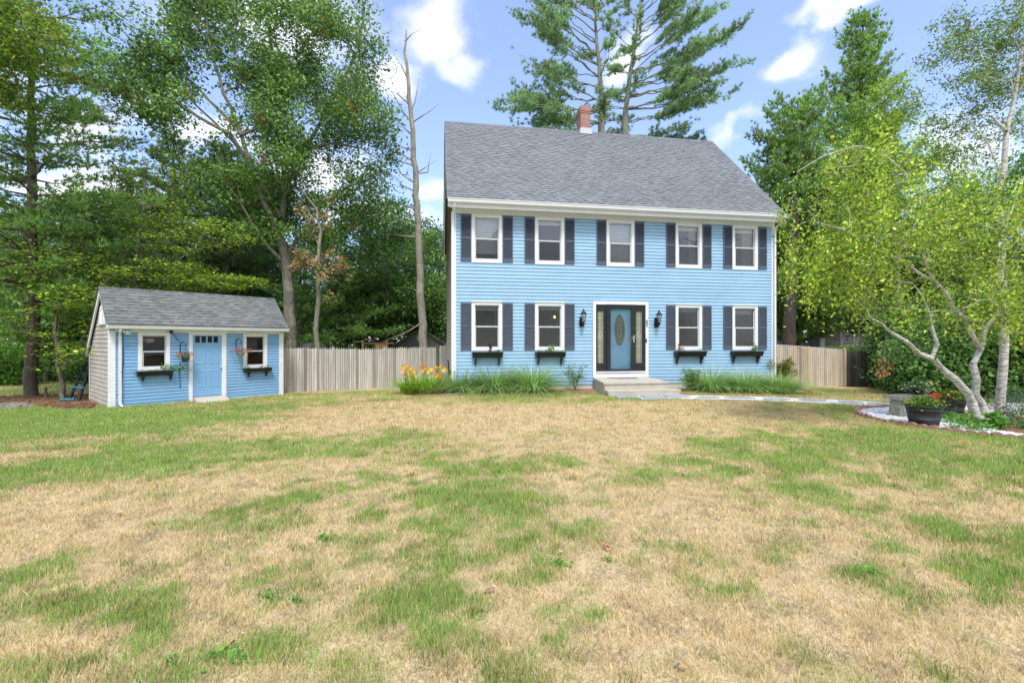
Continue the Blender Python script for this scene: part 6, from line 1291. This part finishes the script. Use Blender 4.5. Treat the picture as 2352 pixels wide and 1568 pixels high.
lowp=dpine(760,23.5,570,.9,46,lambda t:3.3*(1-t)**.5+.6,'x',57,pal=(lin(92,122,62),lin(116,148,74),lin(74,102,54)),el=(-.1,.35),nl=.2,nw=.032,per=12,group=None)
first(lowp,790,25.5,1.,'low bushy white pine over the middle of the grey picket fence','low white pines behind the fence')
wood(lowp,690,23.6,.86,'low white pine just right of the blue shed roof','low white pines behind the fence'); wood(lowp,880,30.5,.9,'low white pine above the dark neighbouring shed','low white pines behind the fence',sz=.8); wood(lowp,60,24,1.1,'shaded white pine behind the slender sapling','low white pines behind the fence')
def generic(seed,pal,w,hh,rr_,label='x',leaf=.2,ncl=230,per=90,z0=.18):
    T=[([(0,0,0),(.1,0,hh*.3),(-.1,.1,hh*.6),(0,0,hh*.85)],[.26,.2,.13,.05])]
    E=[(0,0,hh*.62,rr_,rr_,hh*.34,4),(rr_*.4,0,hh*.4,rr_*.7,rr_*.7,hh*.2,2),(-rr_*.4,.3,hh*.36,rr_*.7,rr_*.7,hh*.2,2),(0,0,hh*.85,rr_*.5,rr_*.5,hh*.15,1)]
    return broadleaf('tree',label,(0,0,0),T,E,pal,w,ncl=ncl,per=per,crad=(.55,.55,.34),leaf=leaf,seed=seed,thin=.34,tip=.012,minz=hh*z0,ns=.6,cvar=.22)
GA=generic(61,OAK,[4,3,4,.7],12,3.6); GB=generic(62,DARK,[3,3,2],12,3.9)
GR='leafy trees in the woods'
first(GA,885,27,.92,'leafy oak between the tall oak and the bare pine trunk',GR)
wood(GA,1010,29,.80,'round-topped green tree between the bare pine trunk and the house corner',GR); wood(GA,955,33,.88,'leafy tree behind the bare pine trunk',GR)
wood(GB,830,32,.95,'leafy tree behind the fork of the bare twigs',GR)
first(GB,180,27,.92,'dark leafy tree behind the sapling and left of the beech',GR)
wood(GB,250,32,1.05,'dark leafy tree in the gap left of the beech crown',GR); wood(GB,0,30,.95,'dark leafy tree behind the trunk of the far left pine',GR); wood(GA,110,24,.62,'low leafy tree beyond the clearing at left',GR)
wood(GA,2200,24,.86,'green tree above the shrubs behind the weeping birch',GR); wood(GB,2330,20,.80,'dark tree behind the single-stemmed birch at the right edge',GR); wood(GB,2090,32,.9,'dark tree behind the cedar-shingled neighbour house',GR); wood(GA,2400,27,1.15,'large tree beyond the right edge of the shrubs',GR)
for k_,(x_,y_,s_) in enumerate(((-14,-20,1.15),(-5,-24,1.3),(4,-19,1.0),(12,-23,1.25),(22,-21,1.1))):
    o=copy_tree(GA if k_%2 else GB); o.location=(x_,y_,-.3); o.rotation_euler=(0,0,k_*1.3); o.scale=(s_,s_,s_); o['label']='tree across the road, mirrored in the window panes of the blue house'; o['group']='trees across the road'
# distant wood closing the view
bg=[(x,46+6*math.sin(x*.7),rnd.uniform(1.0,1.22)) for x in range(-260,1100,120)]+[(x,44+5*math.sin(x*.3),rnd.uniform(.85,1.05)) for x in range(1800,2640,130)]
for i,(x,D,s) in enumerate(bg): wood(GA if i%2 else GB,x,D,s,'distant tree closing off the woods','distant trees',sz=s*.95)
# understory shrubs
def shrub(b,E,label,seed,pal=DARK,w=(3,3,2),ncl=120,per=80,leaf=.11,crad=(.28,.28,.16),group=None,thin=.2,name='shrub'):
    T=[([(0,0,0),(0,0,.5)],[.05,.03]),([(0,0,.05),(.35,0,.6)],[.03,.02]),([(0,0,.05),(-.35,.1,.6)],[.03,.02])]
    return broadleaf(name,label,b,T,E,pal,w,ncl=ncl,per=per,crad=crad,leaf=leaf,seed=seed,thin=thin,tip=.006,ns=1.2,cat='shrub',group=group,cvar=.2,step=.3,shell=.3)
SG='shrubs behind the gravel bed'; GRN=[lin(98,138,72),lin(124,162,84),lin(78,114,62)]
p=base_of(2125,14.2); sA=shrub(p,[(0,0,.9,1.15,.9,.85,3),(.5,0,1.6,.9,.8,.6,1)],'broad-leaved green shrub behind the concrete bench',71,GRN,group=SG,ncl=170)
shr=[(2085,16.5,.8,'rounded green shrub at the end of the dark mossy fence'),(2190,14.6,1.35,'tall green shrub directly behind the birch stems'),(2290,14.8,1.5,'tall green shrub between the two birches'),(2390,13.8,1.35,'green shrub cut by the right edge of the view'),(2240,17.5,1.75,'largest shrub, rising behind the others at the right'),(2130,17.5,1.4,'shrub between the neighbour house and the birch stems'),(2380,17,1.9,'tall shrub at the right edge behind the single birch')]
for px_,D,s,lab in shr: wood(sA,px_,D,s,lab,SG)
p=base_of(20,20.8); shrub(p,[(0,0,.9,1.3,1,.9,3)],'bright green low shrub at the left edge of the clearing',72,[lin(96,140,56),lin(120,165,64),lin(72,110,50)],ncl=120,group='shrubs at the edge of the woods')
sB=shrub(base_of(215,22),[(0,0,.8,1.6,1,.8,3)],'low dark shrub behind the ladder',73,GRN,ncl=110,group='shrubs at the edge of the woods')
for px_,D,s,lab in [(150,27,1.3,'low dark shrub between the far left pine and the sapling'),(-60,27,1.5,'low dark shrub beyond the far left pine'),(700,24,1.3,'low dark shrub behind the picket fence near the blue shed'),(900,33,1.4,'low dark shrub behind the dark neighbouring shed'),(1010,33,1.4,'low dark shrub behind the short picket panel'),(290,26,1.6,'low dark shrub hidden behind the blue shed')]: wood(sB,px_,D,s,lab,'shrubs at the edge of the woods')
p=base_of(1945,20.5); shrub(p,[(0,0,1.0,1.1,.6,.65,3)],'bright green clipped shrub peeking over the dark mossy fence',74,[lin(120,160,40),lin(100,140,40)],ncl=90,leaf=.09,group='shrubs behind the right fence')
# ivy on the dark fence
o=empty('ivy',at(1990,850,18.8)); tag(o,'dark green ivy climbing the mossy fence beside the shrubs','ivy'); rr=np.random.default_rng(5)
leafy(rr,o,[(rr.uniform(.05,.4),-.1,rr.uniform(-1.2,.5)) for _ in range(46)],14,(.1,.05,.1),.09,DARK,[1,1,1],up=.2,name='leaves')
p=at(2025,835,12.5); o=empty('dead_branch',p); tag(o,'hanging dead branch with rusty brown leaves in front of the shrubs','branch'); leafy(rr,o,[(rr.normal()*.12,0,rr.uniform(-.45,.1)) for _ in range(16)],7,(.07,.04,.07),.07,[lin(205,150,105),lin(185,125,85)],[1,1],name='leaves',up=.2)
mb=MB(); mb.tube([(.12,0,1.1),(.08,0,.4),(.0,0,0),(-.1,0,-.45)],[.012,.01,.008,.004],5); mb.build('twig',M['bark_dark'],o)

# big trunk behind the tan fence
b=base_of(1810,23); T=[([(0,0,0)]+rel(b,[(1812,790),(1815,700),(1822,560),(1826,420)],23),[.34,.31,.27,.22,.14])]
broadleaf('large_tree','massive dark trunk behind the tan fence next to the house corner',b,T,ells(b,[(1850,480,23,60,70,1.4,1)]),DARK,[3,2,2],ncl=60,per=70,crad=(.35,.35,.2),leaf=.15,seed=75,thin=.2,bark='bark_dark',minz=4,sides=8)
# neighbour house at the right
o=empty('neighbour_house',(at(1888,800,26).x,26,-.7)); tag(o,'grey cedar-shingled neighbour house with white trim behind the right fence','house')
mb=MB(); clap(mb,lambda s,q,z:(s,q,z),-.3,5.4,.13,lambda z:(.1,9),[(1.1,2.9,1.95,3.4)],uv=True); clap(mb,lambda s,q,z:(.0+q,s,z),-.3,5.4,.13,lambda z:(.1,7),[(1.2,2.0,2.1,3.5),(3.0,3.8,2.1,3.5)],uv=True); mb.build('wall',M['cedar_dark'],o)
mb=MB(); mb.box(-.1,-.04,-.3,.13,.1,5.4); mb.build('corner_board',M['white_old'],o)
mb=MB(); mb.prism([(-.6,5.35),(3.5,8.2),(7.6,5.35)],'x',-.4,9.4); mb.build('roof',M['dark_wood'],o)
for (x0,x1,z0,z1) in ((1.0,3.0,1.85,3.5),):
    mb=MB(); mb.box(x0,-.05,z0,x0+.13,0,z1); mb.box(x1-.13,-.05,z0,x1,0,z1); mb.box(x0+.13,-.05,z0,x1-.13,0,z0+.12); mb.box(x0+.13,-.05,z1-.12,x1-.13,0,z1); w_=mb.build('window',M['white_old'],o); mb=MB(); mb.quad((x0,.03,z0),(x1,.03,z0),(x1,.03,z1),(x0,.03,z1)); mb.build('pane',glassmat('far_pane',(.05,.05,.06),.08),w_)
for y0 in (1.1,2.9):
    mb=MB(); mb.box(-.06,y0,2.0,0,y0+.12,3.6); mb.box(-.06,y0+.88,2.0,0,y0+1.0,3.6); mb.box(-.06,y0+.12,2.0,0,y0+.88,2.12); mb.box(-.06,y0+.12,3.48,0,y0+.88,3.6); w_=mb.build('window',M['white_old'],o); mb=MB(); mb.quad((.03,y0,2),(.03,y0+1,2),(.03,y0+1,3.6),(.03,y0,3.6)); mb.build('pane',glassmat('far_pane_b',(.1,.1,.14),.15),w_)
mb=MB(); x0=-1.9
mb.box(x0,1.5,2.02-.1,-.25,1.58,2.1); mb.box(x0,1.5,.95,-.25,1.58,1.02)
for k in range(13): mb.box(x0+.02+k*.128,1.52,.9,x0+.06+k*.128,1.56,2.0)
mb.box(x0-.05,1.45,-.3,x0+.08,1.6,2.2); mb.box(-.4,1.45,-.3,-.27,1.6,2.2); mb.build('deck_railing',M['white_old'],o)
mb=MB(); mb.box(-3.6,1.5,.85,-.1,4,.95); mb.build('deck',M['dark_wood'],o)
mb=MB()
for k in range(8): mb.box(-3.4+k*.15,1.55,.95,-3.35+k*.15,1.6,2.0)
mb.box(-3.5,1.54,1.95,-2.2,1.61,2.04); mb.build('deck_railing',M['white_old'],o)

# mossy rock and forest litter at the left
p=ground_at(28,936); mb=MB(); rr=np.random.default_rng(2); pr=[(.6*math.cos(t)*(1+.1*rr.normal()),.35*math.sin(t)*(1+.1*rr.normal())) for t in np.linspace(0,6.28,11)[:-1]]
mb.prism(pr,'z',-.1,.05); mb.prism([(a*.75-.03,b*.75) for a,b in pr],'z',.05,.10); mb.prism([(a*.4-.1,b*.4) for a,b in pr],'z',.10,.13); tag(mb.build('rock',mat('mossy_rock',(.28,.27,.25),.95,.3,5,bump=.8,bscale=20,col2=(.14,.15,.07)),loc=(p[0],p[1],g1(*p))),'flat mossy rock half buried in the leaf litter at the left edge','rock')
p=ground_at(105,912); mb=MB(); mb.lathe([(.05,0),(.04,.2),(.035,.36),(.01,.38)],(0,0,0),8); tag(mb.build('stump',M['bark_dark'],loc=(p[0],p[1],g1(*p)-.02)),'thin dark stump standing in the leaf litter left of the sapling','stump')
rr=np.random.default_rng(14); n=9000; X=rr.uniform(-20,-8,n);Y=rr.uniform(12.3,24,n); k=inpoly(X,Y,litter)&~inpoly(X,Y,[(-18.5,16.4),(-13.8,17),(-16.5,25),(-34,25),(-34,15.6)]); X,Y=X[k],Y[k]
V,cv=leaf_quads(rr,np.stack([X,Y,gz(X,Y)+.02],1),.09,.6,.85,0,cols=pick(rr,[lin(150,105,70),lin(110,75,50),lin(175,140,100)],[3,3,1],len(X))); o=np_obj('leaf_litter',V,4,M['petal'],cols=cv); tag(o,'brown leaf litter under the trees at left',kind='stuff',cat='leaf litter')
o=None
rr=np.random.default_rng(15); parts=[]
n=42000; X=rr.uniform(-32,-13,n);Y=rr.uniform(15.6,25,n);k=inpoly(X,Y,[(-18.5,16.4),(-13.8,17),(-16.5,25),(-34,25),(-34,15.6)]);X,Y=X[k],Y[k];n=len(X);Z=gz(X,Y);L=rr.uniform(.04,.1,n);az=rr.uniform(0,6.28,n);W=.02
V=np.stack([np.stack([X-W/2,Y,Z],-1),np.stack([X+W/2,Y,Z],-1),np.stack([X+.5*L*np.cos(az),Y+.5*L*np.sin(az),Z+L],-1)],1).reshape(-1,3)
o=np_obj('clearing_grass',V,3,M['blade'],cols=np.repeat(pick(rr,[GREEN2*1.3,STRAW*.7,GREEN],[3,2,2],n),3,axis=0)); tag(o,'sunlit grass of the small clearing at left',kind='stuff',cat='grass')

# ================================================================== SKY, SUN, CAMERA
SUN_EL,SUN_AZ=58,172      # azimuth in degrees from +Y towards +X: the sun stands behind and left of the camera
sd=Vector((math.sin(math.radians(SUN_AZ))*math.cos(math.radians(SUN_EL)),math.cos(math.radians(SUN_AZ))*math.cos(math.radians(SUN_EL)),math.sin(math.radians(SUN_EL))))
ld_=bpy.data.lights.new('sun','SUN'); ld_.energy=SUN_E; ld_.angle=math.radians(14); ld_.color=(1,.965,.92); so=bpy.data.objects.new('sun',ld_); COL.objects.link(so); so.rotation_euler=(-sd).to_track_quat('-Z','Y').to_euler()
w=bpy.data.worlds.new('World'); scene.world=w; w.use_nodes=True; nt=w.node_tree;N=nt.nodes;L=nt.links; bgd=N['Background']; bgd.inputs['Strength'].default_value=SKY_S
sky=N.new('ShaderNodeTexSky'); sky.sky_type='NISHITA'; sky.sun_disc=False; sky.sun_elevation=math.radians(SUN_EL); sky.sun_rotation=math.radians(SUN_AZ); sky.dust_density=.6; sky.ozone_density=1.5; sky.air_density=1.0
tint=N.new('ShaderNodeVectorMath'); tint.operation='MULTIPLY'; L.new(sky.outputs[0],tint.inputs[0]); tint.inputs[1].default_value=SKY_T
add0=N.new('ShaderNodeVectorMath'); add0.operation='ADD'; L.new(tint.outputs[0],add0.inputs[0]); add0.inputs[1].default_value=SKY_A
tc=N.new('ShaderNodeTexCoord'); 
nz=N.new('ShaderNodeTexNoise'); nz.inputs['Scale'].default_value=7; nz.inputs['Detail'].default_value=9; nz.inputs['Roughness'].default_value=.58; L.new(tc.outputs['Generated'],nz.inputs['Vector'])
nw_=N.new('ShaderNodeTexNoise'); nw_.inputs['Scale'].default_value=9; nw_.inputs['Detail'].default_value=5; L.new(tc.outputs['Generated'],nw_.inputs['Vector'])
sub=N.new('ShaderNodeVectorMath'); sub.operation='SUBTRACT'; L.new(nw_.outputs['Color'],sub.inputs[0]); sub.inputs[1].default_value=(.5,.5,.5)
sc2=N.new('ShaderNodeVectorMath'); sc2.operation='SCALE'; sc2.inputs['Scale'].default_value=.16; L.new(sub.outputs[0],sc2.inputs[0])
wd_=N.new('ShaderNodeVectorMath'); wd_.operation='ADD'; L.new(tc.outputs['Generated'],wd_.inputs[0]); L.new(sc2.outputs[0],wd_.inputs[1])
# cloud banks: (px,py,rx,ry,strength,tilt) as directions from the viewpoint
CL=[(985,50,75,110,1.15,.5),(1050,140,70,40,1.0,.3),(900,200,85,45,1.1,-.2),(985,420,40,36,.9,0),(640,40,260,110,.95,0),(330,230,120,40,.9,0),(180,300,120,60,1.0,0),(420,290,150,45,1.0,0),(170,410,150,60,1.1,0),(60,200,50,60,.7,0),(720,400,130,80,1.0,0),(180,68,22,9,.8,0),
 (1812,128,66,36,1.2,-.45),(1870,80,26,18,.7,0),(1450,130,60,55,1.05,0),(1690,300,75,20,.85,-.15),(1610,315,40,16,.8,0),(1910,-4,120,24,.9,0),(2230,330,120,60,.8,0),(850,500,200,60,.9,0),(300,520,260,80,.8,0)]
acc=None
def math_(op,a,b=None,c=None):
    n=N.new('ShaderNodeMath'); n.operation=op
    for i,v in enumerate((a,b,c)):
        if v is None: continue
        if isinstance(v,(int,float)): n.inputs[i].default_value=v
        else: L.new(v,n.inputs[i])
    return n.outputs[0]
for px_,py_,rx,ry,s_,tl in CL:
    d=(at(px_,py_,1)-Vector((0,0,CAMZ))).normalized(); e1=Vector((d.y,-d.x,0)).normalized(); e2=e1.cross(d); 
    if e2.z<0: e2=-e2
    k=d.y; e1,e2=e1*math.cos(tl)-e2*math.sin(tl),e1*math.sin(tl)+e2*math.cos(tl)
    o_=N.new('ShaderNodeVectorMath'); o_.operation='SUBTRACT'; L.new(wd_.outputs[0],o_.inputs[0]); o_.inputs[1].default_value=d
    def dot(v):
        n=N.new('ShaderNodeVectorMath'); n.operation='DOT_PRODUCT'; L.new(o_.outputs[0],n.inputs[0]); n.inputs[1].default_value=v; return n.outputs['Value']
    a=dot(e1*(F/rx/k)); b_=dot(e2*(F/ry/k)); c=dot(d*2.2)
    q=math_('ADD',math_('ADD',math_('MULTIPLY',a,a),math_('MULTIPLY',b_,b_)),math_('MULTIPLY',c,c)); v=math_('MULTIPLY',math_('EXPONENT',math_('MULTIPLY',q,-.75)),s_)
    acc=v if acc is None else math_('MAXIMUM',acc,v)
# broken cloud over the rest of the sky, behind the viewpoint
sep=N.new('ShaderNodeSeparateXYZ'); L.new(tc.outputs['Generated'],sep.inputs[0]); n4=N.new('ShaderNodeTexNoise'); n4.inputs['Scale'].default_value=2.2; n4.inputs['Detail'].default_value=6; L.new(tc.outputs['Generated'],n4.inputs['Vector'])
behind=math_('MULTIPLY',math_('LESS_THAN',sep.outputs['Y'],.12),math_('MULTIPLY',n4.outputs['Fac'],1.7)); acc=math_('MAXIMUM',acc,behind)
m_=math_('ADD',acc,math_('MULTIPLY',math_('SUBTRACT',nz.outputs['Fac'],.5),1.5)); mr=N.new('ShaderNodeMapRange'); mr.interpolation_type='SMOOTHSTEP'; mr.inputs['From Min'].default_value=.22; mr.inputs['From Max'].default_value=1.25; L.new(m_,mr.inputs['Value'])
mx=N.new('ShaderNodeMix'); mx.data_type='RGBA'; L.new(mr.outputs[0],mx.inputs[0]); L.new(add0.outputs[0],mx.inputs[6])
n5=math_('MULTIPLY_ADD',nz.outputs['Fac'],.25,.88); cv_=N.new('ShaderNodeVectorMath'); cv_.operation='SCALE'; cv_.inputs[0].default_value=CLOUD; L.new(n5,cv_.inputs['Scale']); L.new(cv_.outputs[0],mx.inputs[7])
L.new(mx.outputs[2],bgd.inputs['Color'])
cd_=bpy.data.cameras.new('camera'); cd_.sensor_width=36; cd_.lens=F/2352*36; cd_.clip_end=500; cd_.clip_start=.05; co=bpy.data.objects.new('camera',cd_); COL.objects.link(co); co.location=(0,0,CAMZ); co.rotation_euler=(math.pi/2,0,0); scene.camera=co
scene.view_settings.view_transform='Standard'; scene.view_settings.look='None'; scene.view_settings.gamma=1; scene.view_settings.exposure=EXPO
scene.render.engine='CYCLES'; cy=scene.cycles; cy.max_bounces=8; cy.transparent_max_bounces=16; cy.diffuse_bounces=6; cy.use_denoising=True; cy.use_adaptive_sampling=True; cy.adaptive_threshold=.012; cy.sample_clamp_indirect=4
